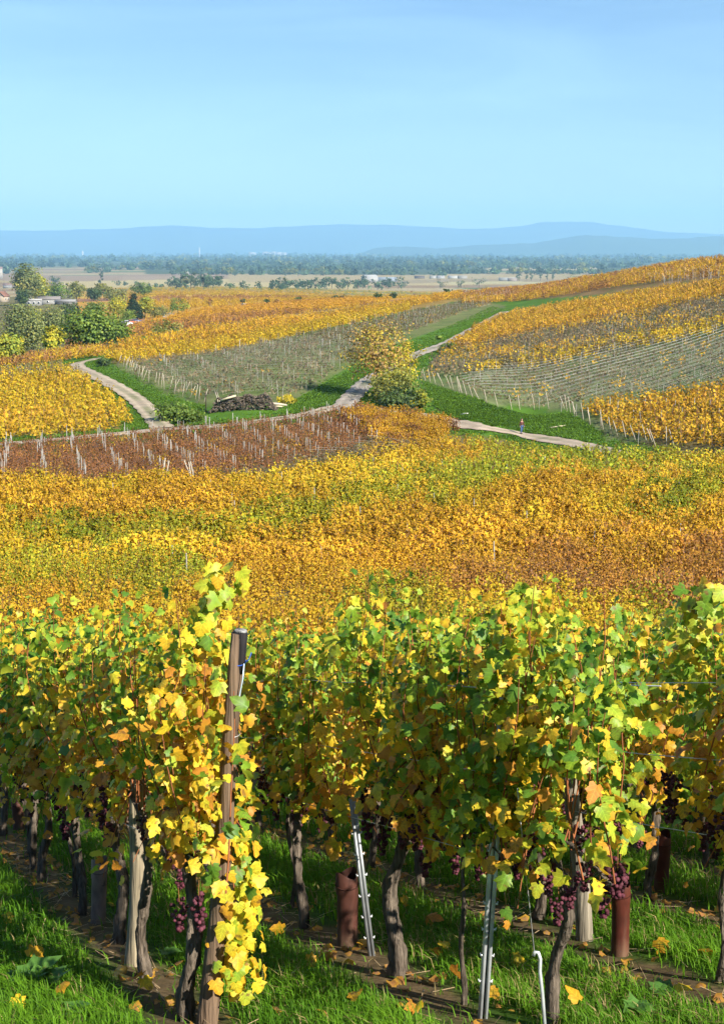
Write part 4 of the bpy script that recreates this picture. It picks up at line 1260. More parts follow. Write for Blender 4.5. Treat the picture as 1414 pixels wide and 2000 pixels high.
# ------------------------------------------------------------------ grass, litter, fallen leaves
def grass_patch(n_try, y0, y1, dens_len, w):
    y = np.sqrt(rng.uniform(y0 ** 2, y1 ** 2, n_try)); x = rng.uniform(-1, 1, n_try) * (.285 * y + .35)
    dr = np.full(n_try, 9.0)
    for k in range(len(ROW0)): dr = np.minimum(dr, np.abs(x - row_x(k, y)) / math.hypot(1, RSL))
    cl = fnoise(x, y, .55, 21); pt_ = fnoise(x, y, .16, 25)
    keep = rng.random(n_try) < np.clip((dr - .13 - .25 * (cl - .4)) / .2, .035, 1) * (.25 + 1.1 * pt_)
    x, y, cl, dr = x[keep], y[keep], cl[keep], dr[keep]; n = len(x)
    ln = dens_len * rng.uniform(.45, 1.25, n) * (.55 + .9 * cl) * np.where(dr < .25, .6, 1); a = rng.uniform(0, 6.28, n)
    lean = rng.uniform(.15, .95, n); wd = w * rng.uniform(.6, 1.3, n)
    d = np.column_stack([np.cos(a), np.sin(a), 0 * a]) + np.array([-.25, .1, 0]); s = np.column_stack([-np.sin(a), np.cos(a), 0 * a])
    b = np.column_stack([x, y, zt(x, y) - .01]); up = np.array([0, 0, 1.0])
    m = b + d * (ln * lean * .3)[:, None] + up * (ln * .6)[:, None]; t = b + d * (ln * lean)[:, None] + up * (ln * (1.0 - .45 * lean))[:, None]
    V = np.stack([b - s * wd[:, None], b + s * wd[:, None], m - s * wd[:, None] * .8, m + s * wd[:, None] * .8, t], 1)
    F = np.array([[0, 1, 3], [0, 3, 2], [2, 3, 4]])[None] + (np.arange(n) * 5)[:, None, None]
    base_c = np.array((.045, .125, .007)) * (1 - cl[:, None]) * 1.2 + np.array((.115, .235, .012)) * cl[:, None] * 1.2
    base_c = np.where(rng.random((n, 1)) < .05 + .12 * (fnoise(x, y, .8, 31)[:, None] > .55), np.array((.30, .24, .10)), base_c) * rng.uniform(.65, 1.3, (n, 1))
    C = np.repeat(base_c[:, None], 5, 1) * np.array([1, 1, 1, 1, 1])[None, :, None]
    return V.reshape(-1, 3), F.reshape(-1, 3), C.reshape(-1, 3)


VV, FF, CC, n0 = [], [], [], 0
for args in ((70000, 5.0, 8.5, .125, .0032), (52000, 8.5, 13, .15, .0048), (30000, 13, 22, .18, .009)):
    V, F, C = grass_patch(*args); VV.append(V); FF.append(F + n0); CC.append(C); n0 += len(V)
tag(obj('grass', mesh_data('grass', np.vstack(VV), np.vstack(FF), np.vstack(CC), M_GRASS)), 'lush green grass growing between the foreground vine rows', 'grass', kind='stuff')
# litter of dry leaves and straw under the rows
n = 1300
yy_ = np.sqrt(rng.uniform(5.4 ** 2, 15 ** 2, n)); kk_ = rng.integers(0, 6, n)
xx_ = np.array(ROW0)[kk_] + RSL * (yy_ - 6.2) + rng.normal(size=n) * .17
Lv = dict(pos=np.column_stack([xx_, yy_, zt(xx_, yy_) + .012 + .02 * rng.random(n)]), tip=np.column_stack([rng.normal(size=n), rng.normal(size=n), rng.normal(size=n) * .15]),
          nrm=np.column_stack([rng.normal(size=n) * .35, rng.normal(size=n) * .35, np.ones(n)]), size=rng.uniform(.03, .075, n), col=pick('brown', n, rng) * 1.3, edge=pick('orange', n, rng) * .8)
mb = MB(); leaves_mesh(Lv, 1, mb, rng)
for i in range(900):
    y1_ = math.sqrt(rng.uniform(5.4 ** 2, 12 ** 2)); x1_ = row_x(int(rng.integers(0, 5)), y1_) + rng.normal() * .2; a_ = rng.uniform(0, 6.28); l_ = rng.uniform(.03, .1)
    z1_ = float(zt(x1_, y1_)) + .012; dx, dy = math.cos(a_) * l_, math.sin(a_) * l_
    mb.add([(x1_ - dx, y1_ - dy, z1_ + .02), (x1_ + dx, y1_ + dy, z1_ + .01), (x1_ + dx - dy * .05, y1_ + dy + dx * .05, z1_ + .012), (x1_ - dx - dy * .05, y1_ - dy + dx * .05, z1_ + .02)], [[0, 1, 2, 3]], None, np.array((.42, .31, .18)) * rng.uniform(.6, 1.2))
tag(mb.build('leaf_litter', M_LEAF), 'dry leaves and straw strewn on the soil under the vines', 'leaf litter', kind='stuff')
for i, (u_, v_) in enumerate([(62, 1895), (75, 1890), (12, 1808), (110, 1955), (225, 1925), (265, 1942), (280, 1938), (555, 1842), (695, 1965), (810, 1990), (822, 1985), (640, 1872), (700, 1862), (845, 1880), (862, 1876), (955, 1960), (785, 1790), (832, 1818), (1320, 1952), (1280, 1865), (1130, 1985), (900, 1940), (30, 1975), (480, 1960), (600, 1905), (1185, 1790), (1000, 1900), (1390, 1880)]):
    g = base(u_, v_); o = obj('fallen_leaf', LEAFM[i % 8], loc=(g[0], g[1], g[2] + .07 + .03 * rng.random()))
    o.rotation_euler = (rng.normal() * .5, rng.normal() * .5, rng.uniform(0, 6.28)); k = rng.uniform(.07, .105); o.scale = (k, k, k)
    cc = [GOLD, ORANGE, YELLOW, GOLD * .8][i % 4]; o.color = (cc[0], cc[1], cc[2], 1)
    tag(o, ['golden', 'orange', 'yellow', 'dull gold'][i % 4] + ' fallen vine leaf lying in the foreground grass', 'leaf', 'fallen leaves in the foreground grass')
# broad-leaved weeds
for i, (u_, v_, nl, sz) in enumerate([(60, 1925, 9, .16), (95, 1930, 7, .14), (1290, 1955, 8, .09), (330, 1880, 8, .07), (1240, 1990, 9, .09), (150, 1990, 8, .08)]):
    g = base(u_, v_); mb = MB(); rs = np.random.default_rng(i + 50)
    a_ = np.linspace(0, 6.28, nl, endpoint=False) + rs.normal(size=nl) * .3
    d_ = np.column_stack([np.cos(a_), np.sin(a_), np.full(nl, .35)])
    leaves_mesh(dict(pos=np.zeros((nl, 3)) + (0, 0, .06), tip=d_, nrm=np.column_stack([-.4 * np.cos(a_), -.4 * np.sin(a_), np.ones(nl)]), size=rs.uniform(.7, 1.1, nl) * sz, col=np.tile((.07, .17, .03), (nl, 1)) * rs.uniform(.8, 1.3, (nl, 1)), edge=np.tile((.10, .22, .04), (nl, 1))), 1, mb, rs)
    tag(mb.build('weed', M_LEAF, loc=g), ['broad leaved weed in the left grass beside an orange leaf', 'second broad leaved weed at the left', 'small weed right of the red tube', 'low weed behind the left round post', 'weed near the lower right corner', 'weed at the lower left below the dock leaves'][i], 'weed')

# ------------------------------------------------------------------ posts and wires in the fields
pm = MB(); pm.tube([(0, 0, -.2), (.005, 0, .6), (0, .004, 1.3), (0, 0, 1.62), (.008, 0, 1.66)], [.028, .028, .026, .024, .018], 6, (.33, .31, .28)); POST_D = pm.data('vineyard_post', M_WOOD)
pf = MB(); pf.tube([(0, 0, -.2), (0, 0, 1.72)], [.036, .032], 4, (.33, .315, .29)); POST_FAR = to_proto(pf)
lp = MB(); lp.tube([(0, 0, -.2), (-.25, 0, .8), (-.52, 0, 1.75)], [.045, .043, .038], 6, (.42, .37, .29)); LEAN_D = lp.data('leaning_end_post', M_WOOD)


def posts(pix, direction, row_sp, post_sp, n_ind, label, group, far_label, scale=1.0, skip=.1):
    x, y, r, s, ang = rows_in(gpoly(pix), direction, row_sp, post_sp, .14)
    ph = (_perm[(r * 31) & 255, 7] - .5) * (post_sp * .9 if direction is HILLD else .5)      # rows of the hill are set out of step
    dv = np.array(direction, float) / np.linalg.norm(direction); x = x + ph * dv[0]; y = y + ph * dv[1]
    keep = (rng.random(len(x)) > skip) & (road_dist(x, y) > 2.0); x, y = x[keep], y[keep]
    z = zt(x, y); u, v = project(x, y, z + 1); o_ = np.argsort(y)
    o_ = [i for i in o_ if -20 < u[i] < 1434]
    for i in o_[:n_ind]:
        o = obj('vineyard_post', POST_D, loc=(x[i], y[i], z[i])); o.rotation_euler = (rng.normal() * .035, rng.normal() * .035, rng.uniform(0, 6)); k = scale * rng.uniform(.9, 1.1); o.scale = (scale, scale, k)
        tag(o, label, 'post', group)
    rest_ = np.array(o_[n_ind:], int)
    if len(rest_):
        k = len(rest_)
        tag(scatter_mesh('far_posts', [POST_FAR], np.zeros(k, int), np.column_stack([x, y, z])[rest_], rng.uniform(0, 6, k), scale * rng.uniform(.85, 1.1, k), np.ones((k, 3)) * rng.uniform(.7, 1.15, (k, 1)), M_WOOD), far_label, 'posts', kind='stuff')


posts([(-30, 948), (300, 946), (380, 944), (560, 916), (740, 880), (735, 845), (690, 812), (655, 806), (560, 824), (320, 848), (0, 874), (-30, 880)], ROWD, 1.75, 3.0, 130, 'pale weathered post in the rusty brown vine block', 'posts in straight lines in the brown block', 'pale posts at the upper end of the brown block', 1.0, .08)
posts([(232, 714), (330, 766), (400, 782), (560, 784), (650, 735), (705, 690), (735, 672), (820, 645), (900, 612), (960, 596), (930, 588), (800, 612), (700, 634), (560, 666), (430, 692)], ROWD, 2.6, 5.0, 60, 'white grey post in the bare green field', 'posts in the bare field behind the wood pile', 'white grey posts far up the bare field', 1.05, .3)
posts([(840, 742), (880, 752), (960, 786), (1110, 798), (1250, 782), (1434, 748), (1434, 600), (1200, 640), (1000, 690), (900, 720)], HILLD, 2.1, 7.5, 45, 'thin pale post among the wires on the right hill', 'posts on the wired terrace of the right hill', 'thin pale posts higher on the right hill', 1.0, .4)
posts([(1125, 803), (1230, 856), (1434, 880), (1434, 764), (1280, 788)], HILLD, 2.4, 6, 10, 'post in the orange block at the foot of the hill', 'posts in the orange hill block', 'posts at the back of the orange block', 1.1, .2)
posts([(1230, 548), (1414, 530), (1434, 545), (1300, 562)], HILLD, 3, 3, 0, '', '', 'pale posts in the brown patch near the crest', 1.2, .1)
posts([(930, 592), (1010, 582), (1010, 574), (930, 582)], HILLD, 3, 3, 0, '', '', 'pale posts by the grassy bank', 1.2, .1)
posts([(60, 1180), (1380, 1180), (1380, 960), (900, 920), (60, 990)], (0.97, 0.24), 4.0, 6.0, 45, 'dark thin post half hidden in the golden slope vines', 'thin posts among the slope vines', 'thin posts half hidden in the lower slope vines', .98, .4)
# leaning end posts where rows of the right hill and of the bare field meet the grass


def end_posts(pix, step, flip, label, group, n_max):
    W = dense(pix, 20); d = np.concatenate([[0], np.cumsum(np.linalg.norm(np.diff(W, axis=0), axis=1))])
    for i, q in enumerate(np.arange(0, d[-1], step)[:n_max]):
        x_, y_ = np.interp(q, d, W[:, 0]) + rng.normal() * .25, np.interp(q, d, W[:, 1]) + rng.normal() * .3
        o = obj('leaning_end_post', LEAN_D, loc=(x_, y_, float(zt(x_, y_)))); o.rotation_euler = (rng.normal() * .06, rng.normal() * .1, flip + rng.normal() * .25); k = rng.uniform(.95, 1.2); o.scale = (1, 1, k)
        tag(o, label, 'post', group)


end_posts([(822, 742), (860, 752), (905, 768), (950, 790), (985, 800), (1040, 800), (1100, 800), (1135, 820), (1180, 842), (1250, 862), (1330, 874)], 2.0, 0.0, 'leaning pale end post at the grass edge of the right hill', 'leaning end posts along the right hill', 46)
end_posts([(232, 716), (270, 738), (310, 756), (350, 770), (400, 784), (440, 784)], 2.2, math.pi * .9, 'leaning pale end post along the left edge of the bare field', 'leaning end posts of the bare field', 26)
end_posts([(322, 944), (328, 948)], .5, math.pi, 'crooked end post left of the grassy notch below the brown block', 'end posts left of the notch', 2)
end_posts([(376, 952), (382, 956)], .6, 0.0, 'crooked end post right of the grassy notch below the brown block', 'end posts right of the notch', 3)


def wires(pix, direction, row_sp, heights, name, label, r=.013, colr=(.34, .335, .32)):
    poly = gpoly(pix); d = np.array(direction, float); d /= np.linalg.norm(d); nn = np.array([-d[1], d[0]])
    R = np.arange(math.floor((poly @ nn).min() / row_sp), math.ceil((poly @ nn).max() / row_sp) + 1); s0, s1 = (poly @ d).min(), (poly @ d).max()
    mb = MB(); ss = np.arange(s0, s1, 1.5)
    for q in R:
        X = np.outer(ss, d) + q * row_sp * nn; m = inside(X[:, 0], X[:, 1], poly)
        if m.sum() < 3: continue
        X = X[m]
        for h_ in heights:
            mb.tube(np.column_stack([X, zt(X[:, 0], X[:, 1]) + h_]), r, 3, np.array(colr) * rng.uniform(.7, 1.2), cap=False)
    if mb.v: tag(mb.build(name, M_MATTE), label, 'wires', kind='stuff')
    else: print('NO WIRES', label, poly)


wires([(880, 752), (960, 786), (1110, 798), (1250, 782), (1440, 748), (1440, 640), (1200, 688), (1000, 724)], HILLD, 2.1, (.6, 1.0, 1.4), 'trellis_wires', 'many thin grey trellis wires along the bare rows of the right hill')
wires([(378, 950), (480, 934), (620, 912), (740, 888), (860, 858), (735, 848), (700, 874), (560, 910), (390, 938)], ROWD, 1.75, (.6, 1.1), 'trellis_wires', 'grey trellis wires at the lower edge of the brown block', .009)
wires([(232, 714), (330, 766), (400, 782), (560, 784), (650, 735), (705, 690), (735, 672), (560, 668), (430, 694)], ROWD, 2.6, (.7, 1.2), 'trellis_wires', 'faint trellis wires across the bare field', .008, (.3, .29, .27))
# tufts of grass on the verges
n = 15000
k_ = rng.integers(0, 3, n); X = np.zeros((n, 2))
for k in range(3):
    m = k_ == k; W = roads_xy[k]; t = rng.uniform(0, len(W) - 1.01, m.sum()); i0 = t.astype(int); f = (t - i0)[:, None]
    P = W[i0] * (1 - f) + W[i0 + 1] * f; tg = W[i0 + 1] - W[i0]; tg /= np.linalg.norm(tg, axis=1)[:, None]
    X[m] = P + np.column_stack([-tg[:, 1], tg[:, 0]]) * (rng.choice([-1, 1], m.sum()) * (1.75 + np.abs(rng.normal(size=m.sum())) * 1.7))[:, None]
for pix, cnt in (([(250, 725), (330, 775), (410, 800), (560, 800), (650, 740), (560, 790), (400, 785), (330, 770)], 0), ([(880, 800), (960, 792), (1110, 806), (1180, 850), (1150, 868), (1018, 842), (900, 822)], 5000), ([(825, 745), (900, 770), (960, 794), (900, 824), (850, 795)], 3500), ([(800, 720), (840, 690), (930, 650), (1000, 605), (960, 598), (830, 655), (760, 690)], 4000), ([(330, 778), (400, 792), (400, 815), (350, 828), (300, 790), (262, 758)], 3000), ([(560, 790), (655, 740), (700, 715), (715, 735), (650, 790), (580, 812)], 3000), ([(255, 800), (296, 830), (200, 852), (245, 840)], 1000)):
    gp = gpoly(pix); Q = rng.uniform(gp.min(0), gp.max(0), (cnt * 3, 2)); X = np.vstack([X, Q[inside(Q[:, 0], Q[:, 1], gp)][:cnt]])
X = X[road_dist(X[:, 0], X[:, 1]) > 1.6]; n = len(X)
tuft = MB(); rs = np.random.default_rng(3)
for i in range(5):
    a_ = i * 1.26; d_ = np.array([math.cos(a_), math.sin(a_), 0]); tuft.add([d_ * .08 + (-d_[1] * .07, d_[0] * .07, 0), d_ * .08 + (d_[1] * .07, -d_[0] * .07, 0), d_ * .3 + np.array([0, 0, .12 + .08 * rs.random()])], None, [[0, 1, 2]], np.array((.125, .235, .025)) * rs.uniform(.65, 1.3))
tag(scatter_mesh('verge_grass', [to_proto(tuft)], np.zeros(n, int), np.column_stack([X, zt(X[:, 0], X[:, 1])]), rng.uniform(0, 6, n), rng.uniform(.6, 1.6, n), rng.uniform(.6, 1.3, (n, 1)) * np.ones((1, 3)), M_GRASS), 'rough grass along the verges of the farm tracks', 'grass', kind='stuff')

# ------------------------------------------------------------------ trees
TG = {  # foliage palettes: (colours, weights)
    'willow': [((.15, .18, .06), 4), ((.20, .22, .07), 3), ((.09, .12, .04), 2.4), ((.27, .25, .06), 1.2)],
    'yellowgreen': [((.30, .29, .03), 4), ((.40, .34, .03), 2), ((.18, .22, .03), 3)],
    'yellow': [((.50, .40, .03), 4), ((.42, .33, .03), 3), ((.28, .28, .04), 2)],
    'green': [((.11, .17, .03), 4), ((.17, .22, .035), 3), ((.07, .11, .02), 2)],
    'dark': [((.055, .09, .03), 4), ((.035, .06, .02), 3), ((.08, .12, .03), 2)],
    'conifer': [((.02, .04, .02), 4), ((.03, .06, .025), 3)],
    'rust': [((.24, .11, .035), 4), ((.30, .17, .04), 3), ((.20, .17, .05), 2)],
    'bluegreen': [((.06, .10, .05), 4), ((.08, .13, .06), 3), ((.05, .08, .04), 2), ((.14, .14, .06), .6)],
    'autumn': [((.34, .21, .06), 4), ((.40, .30, .04), 3), ((.24, .16, .06), 3), ((.26, .26, .04), 3)],
    'olive': [((.16, .17, .04), 4), ((.22, .22, .05), 3), ((.10, .11, .03), 2)],
}


def crown_mesh(rs, H, W, style, pal, n, leaf, lod=2):
    cols = np.array([c for c, w in TG[pal]]); ws = np.array([w for c, w in TG[pal]], float); ws /= ws.sum()
    K = max(9, n // 32)
    d = rs.normal(size=(K, 3)); d /= np.linalg.norm(d, axis=1)[:, None]
    rr = rs.uniform(.35, 1.0, K) ** .6
    if style == 'bush': cz, rz_, lo = .45 * H, .50 * H, .02
    elif style == 'poplar': cz, rz_, lo = .53 * H, .46 * H, .1
    else: cz, rz_, lo = .58 * H, .42 * H, .15
    sg = .10
    if style == 'conifer':
        t = np.sqrt(rs.random(K)); a = rs.uniform(0, 6.28, K); rad = W / 2 * t * rs.uniform(.75, 1.05, K)
        cc = np.column_stack([np.cos(a) * rad, np.sin(a) * rad, H * (1 - t * .93)]); sg = .07
    else:
        lump = 1 + .22 * np.sin(3 * np.arctan2(d[:, 1], d[:, 0]) + rs.uniform(0, 6)) + .12 * rs.normal(size=K)
        cc = np.column_stack([d[:, 0] * W / 2 * rr * lump, d[:, 1] * W / 2 * rr * lump, cz + d[:, 2] * rz_ * rr * (1 if style != 'round' else lump)])
        cc[:, 2] = np.maximum(cc[:, 2], lo * H)
    kidx = rs.integers(0, K, n)
    sp = np.array([W * sg, W * sg, W * sg * (1.9 if style == 'willow' else .8)])
    off = rs.normal(size=(n, 3)) * sp
    if style == 'willow': off[:, 2] -= np.abs(rs.normal(size=n)) * H * .10
    pos = cc[kidx] + off; pos[:, 2] = np.clip(pos[:, 2], .03 * H, H * 1.03)
    cen = np.array([0, 0, cz]); out_ = pos - cen; out_ /= np.linalg.norm(out_, axis=1)[:, None] + 1e-6
    nrm = out_ * .7 + np.array([0, 0, .4]) + rs.normal(size=(n, 3)) * .5
    tip = (np.array([0, 0, -1.0]) if style == 'willow' else out_ * .5) + rs.normal(size=(n, 3)) * (.25 if style == 'willow' else .7)
    kc = cols[rs.choice(len(cols), K, p=ws)] * rs.uniform(.75, 1.25, (K, 1))
    col = kc[kidx] * rs.uniform(.75, 1.25, (n, 1))
    mb = MB(); leaves_mesh(dict(pos=pos, tip=tip, nrm=nrm, size=leaf * rs.uniform(.6, 1.3, n), col=col, edge=col * 1.1), lod, mb, rs)
    return mb, cc


def tree(name, label, u, v, hpx, wpx, style, pal, n=500, leaf=None, group=None, cat=None, loc=None, seed=None):
    g = base(u, v) if loc is None else np.array(loc)
    k = g[1] / 2790.0; H, W = hpx * k, wpx * k
    rs = np.random.default_rng(int(u * 7 + v * 13) if seed is None else seed)
    leaf = leaf or max(.16, .085 * math.sqrt(H * W) * (420 / n) ** .4)
    root = empty(name, g); tag(root, label, cat or ('bush' if style == 'bush' else 'tree'), group)
    mb, cc = crown_mesh(rs, H, W, style, pal, n, leaf)
    mb.build('crown', M_TREE, root)
    tb = MB()
    if style == 'bush':
        for i in range(4):
            c = cc[rs.integers(0, len(cc))] * .6; tb.tube([(0, 0, -.1), c * .5 + (0, 0, .1 * H), c], [.02 * H, .014 * H, .006 * H], 5, (.09, .07, .05), cap=False)
        tb.build('stems', M_BARK, root)
    else:
        th = .92 * H if style in ('conifer', 'poplar') else .55 * H
        tb.tube([(0, 0, -.3), (.01 * W, 0, th * .4), (-.01 * W, .01 * W, th)], [.035 * H ** .9, .026 * H ** .9, .008 * H], 7, (.10, .08, .06))
        if style not in ('conifer',):
            for i in range(7):
                c = cc[rs.integers(0, len(cc))]; z0 = th * rs.uniform(.35, .95)
                tb.tube([(0, 0, z0), c * np.array([.45, .45, 0]) + (0, 0, z0 + (c[2] - z0) * .6), c], [.014 * H ** .9, .009 * H ** .9, .003 * H], 5, (.10, .08, .06), cap=False)
        tb.build('trunk', M_BARK, root)
    return root


TREES = [
    ('walnut_tree', 'half bare orange brown tree beside the upper track', 738, 775, 152, 118, 'round', 'autumn', 3000, .30),
    ('tree', 'bright yellow small tree at the right of the orange brown tree', 800, 756, 84, 48, 'round', 'yellow', 800, .28),
    ('bush', 'big green bush at the foot of the orange brown tree', 766, 788, 66, 84, 'bush', 'olive', 1100, .32),
    ('bush', 'yellow green bush rising behind the dark bush', 760, 776, 74, 76, 'bush', 'yellowgreen', 900, .30),
    ('bush', 'dark green bush overhanging the orange vines', 782, 797, 40, 80, 'bush', 'dark', 1000, .34),
    ('bush', 'yellowish bush at the right end of the bush group', 818, 796, 38, 40, 'bush', 'yellowgreen', 600, .32),
    ('bush', 'rounded dark green bush at the fork of the tracks', 340, 822, 38, 58, 'bush', 'green', 900, .32),
    ('bush', 'low green bush stretching along the track by the wood pile', 372, 826, 24, 50, 'bush', 'green', 600, .30),
    ('bush', 'small golden vine bush at the right of the wood pile', 560, 790, 22, 32, 'bush', 'yellow', 260, .24),
    ('bush', 'dark bush at the corner of the yellow strip by the bend', 203, 716, 20, 22, 'bush', 'dark', 300, .3),
    ('willow_tree', 'large grey green willow at the left edge of the hollow', 48, 690, 92, 74, 'willow', 'willow', 1500, .62),
    ('bush', 'yellow green bush at the left edge below the willow', 14, 712, 62, 62, 'bush', 'yellowgreen', 900, .5),
    ('willow_tree', 'yellow topped willow behind the large grey willow', 66, 668, 62, 46, 'willow', 'yellowgreen', 700, .6),
    ('willow_tree', 'pale drooping willow in the middle of the hollow', 106, 662, 64, 46, 'willow', 'willow', 900, .6),
    ('tree', 'slim yellow tree in front of the pale willow', 104, 694, 58, 34, 'round', 'yellowgreen', 700, .45),
    ('tree', 'broad dark green tree at the right of the hollow', 178, 684, 76, 82, 'round', 'green', 1500, .55),
    ('tree', 'green tree right of the broad dark tree', 224, 678, 58, 50, 'round', 'green', 800, .5),
    ('bush', 'rusty red bush below the broad dark tree', 148, 684, 36, 26, 'bush', 'rust', 400, .42),
    ('tree', 'orange and green little tree between the willows and the dark tree', 142, 660, 44, 26, 'round', 'rust', 420, .45),
    ('tree', 'dark tree behind the orange little tree', 140, 640, 46, 40, 'round', 'dark', 600, .6),
    ('tree', 'mid green tree behind the broad dark tree', 184, 632, 44, 40, 'round', 'green', 600, .6),
    ('conifer_tree', 'tall dark conifer in the hollow', 262, 624, 56, 34, 'conifer', 'conifer', 900, .55),
    ('tree', 'yellow tree left of the dark conifer', 232, 622, 42, 40, 'round', 'yellowgreen', 600, .6),
    ('bush', 'round green bush by the parked cars', 248, 628, 24, 30, 'bush', 'green', 350, .5),
    ('tree', 'yellow green tree right of the dark conifer', 284, 620, 40, 32, 'round', 'yellowgreen', 500, .6),
    ('bush', 'yellowish bush beside the far bend of the road', 312, 620, 24, 34, 'bush', 'olive', 350, .5),
    ('tree', 'round green tree by the far bend of the road', 348, 614, 30, 34, 'round', 'green', 500, .6),
    ('bush', 'olive bush standing in the far golden strip', 328, 662, 36, 52, 'bush', 'olive', 700, .45),
    ('tree', 'tall pale yellow green poplar like tree at the left', 56, 596, 76, 50, 'round', 'willow', 1200, 1.1),
    ('tree', 'fluffy yellow tree leaning against the tall pale tree', 78, 592, 58, 36, 'round', 'yellowgreen', 600, 1.1),
    ('tree', 'dark green tree at the foot of the tall pale tree', 44, 600, 34, 24, 'round', 'dark', 350, .9),
    ('tree', 'green tree behind the barn', 108, 588, 34, 46, 'round', 'green', 500, 1.1),
    ('tree', 'light green tree right of the barn', 150, 586, 34, 32, 'round', 'olive', 400, 1.1),
    ('tree', 'dark tree in the hedge right of the barn', 184, 588, 24, 30, 'round', 'dark', 350, 1.1),
    ('tree', 'olive tree in the hedge beyond the hollow', 204, 586, 30, 30, 'round', 'olive', 350, 1.1),
    ('bush', 'low olive hedge bush beyond the hollow', 228, 586, 22, 40, 'bush', 'olive', 350, 1.0),
    ('tree', 'green tree behind the dark conifer', 280, 578, 24, 36, 'round', 'green', 400, 1.2),
    ('tree', 'dark round tree alone in the far field', 109, 554, 15, 20, 'round', 'dark', 250, 1.7),
    ('poplar_tree', 'lone grey green poplar in the far field', 197, 556, 26, 11, 'poplar', 'bluegreen', 250, 1.7),
    ('bush', 'broad green bush on the crest of the right hill', 1116, 549, 27, 40, 'bush', 'green', 700, .75),
    ('bush', 'small yellow green bush on the crest beside the broad bush', 1131, 551, 15, 18, 'bush', 'yellowgreen', 250, .6),
    ('bush', 'single small bush further right on the crest', 1163, 548, 13, 13, 'bush', 'green', 200, .6),
    ('bush', 'flat green bush at the edge of the crest vines', 951, 569, 12, 28, 'bush', 'olive', 300, .7),
    ('bush', 'reddish bush in the far golden strip', 408, 645, 9, 20, 'bush', 'rust', 160, .5),
    ('bush', 'small bush on the grass bank by the upper track', 858, 664, 8, 14, 'bush', 'green', 150, .35),
    ('bush', 'dark bush in the shade at the end of the orange strip', 872, 690, 20, 30, 'bush', 'green', 300, .4),
    ('bush', 'pair of olive bushes on the ridge behind the orange vines', 762, 604, 12, 24, 'bush', 'olive', 220, .5),
]
for t in TREES:
    big = t[2] < 320 and t[3] > 560
    tree(*t[:8], n=int(t[8] * (3.4 if big else 1.5)), leaf=t[9] * (1.0 if big else .95))
orch = [(410, 599), (474, 596), (519, 597), (542, 596), (581, 591), (655, 588), (671, 588), (737, 586), (767, 583), (807, 579), (872, 577)]
for i, (u_, v_) in enumerate(orch):
    nth = ['first', 'second', 'third', 'fourth', 'fifth', 'sixth', 'seventh', 'eighth', 'ninth', 'tenth', 'last'][i]
    tree('orchard_tree', nth + ' from the left of the small dark trees lining the far road', u_, v_, 12 if i else 16, 13, 'round', 'dark' if i % 3 else 'rust', 150, .7, 'small dark trees along the far road', 'tree')
# the dark copse, the blue green tree belt and the poplars on the plain
for i in range(14):
    u_ = 338 + i * 7.2 + rng.normal() * 2; tree('copse_tree', 'dark blue green tree of the isolated copse in the pale fields', u_, 563 + rng.normal() * 1.2, 20 + 8 * math.sin(math.pi * (i + 1) / 16) + rng.normal() * 2, 20, 'round', 'bluegreen', 200, 2.2, 'trees of the isolated copse', 'tree', seed=500 + i)
for i in range(24):
    u_ = 533 + i * 10.6 + rng.normal() * 3; tree('belt_tree', 'blue green tree in the long belt before the pale fields', u_, 566 - i * .12 + rng.normal(), rng.uniform(14, 23) * (1.15 if i < 4 else 1), 21, 'round', 'bluegreen', 170, 2.3, 'trees of the long belt', 'tree', seed=600 + i)
for i, u_ in enumerate((1010, 1014, 1028, 1037, 1055, 1068, 1079)):
    tree('poplar_tree', 'slender poplar in the row left of the crest bush', u_, 548, rng.uniform(13, 18), 6, 'poplar', 'bluegreen', 130, 1.7, 'poplars in a row', 'tree', seed=700 + i)
for i, (u_, v_, w_) in enumerate(((230, 558, 14), (245, 558, 10), (267, 559, 12), (293, 560, 8), (304, 561, 10), (315, 561, 8), (450, 567, 20), (478, 567, 22), (508, 566, 18), (790, 562, 16), (860, 563, 20), (900, 562, 18), (935, 562, 24))):
    tree('field_tree', 'small far tree or shrub along a field edge of the plain', u_, v_, w_ * .8, w_, 'round', 'bluegreen', 130, 1.7, 'small trees along the field edges', 'tree', seed=800 + i)
for i, u_ in enumerate((459, 558, 582, 593, 618, 631, 681)):
    tree('poplar_tree', 'tall thin tree standing before the far wood', u_, 539, rng.uniform(14, 20), 7, 'poplar', 'bluegreen', 120, 2.0, 'thin trees before the far wood', 'tree', seed=840 + i)
# far woods: one mass of crowns
fw_p = []
for i in range(5):
    rs = np.random.default_rng(40 + i); mb, _ = crown_mesh(rs, 1.0, 1.15, 'bush', 'bluegreen' if i < 4 else 'olive', 44, .42, 3); fw_p.append(to_proto(mb))
XX, YY, SS = [], [], []
for r in range(21):
    y0 = 3650 * 1.082 ** r
    xs = np.arange(-.31, .31, 9.0 / 3650) * y0 + rng.normal(size=len(np.arange(-.31, .31, 9.0 / 3650))) * y0 * .002
    ys = y0 * (1 + rng.normal(size=len(xs)) * .012); ys = ys * (1 + .05 * (vnoise(xs, ys * 0 + r, .06 * y0, 2) - .5))
    uu, vv = project(xs, ys, np.full_like(xs, -60))
    dens = fnoise(xs / y0 * 3650, np.full_like(xs, r * 700.0), 420, 13)
    keep = dens > (.47 if r < 9 else .42)
    if r < 3: keep &= (dens > .54)
    keep &= ~((uu > 60) & (uu < 170) & (r < 5))
    XX.append(xs[keep]); YY.append(ys[keep]); SS.append((rng.uniform(9, 20, keep.sum())) * (y0 / 3650) ** .5)
XX, YY, SS = map(np.concatenate, (XX, YY, SS)); n = len(XX)
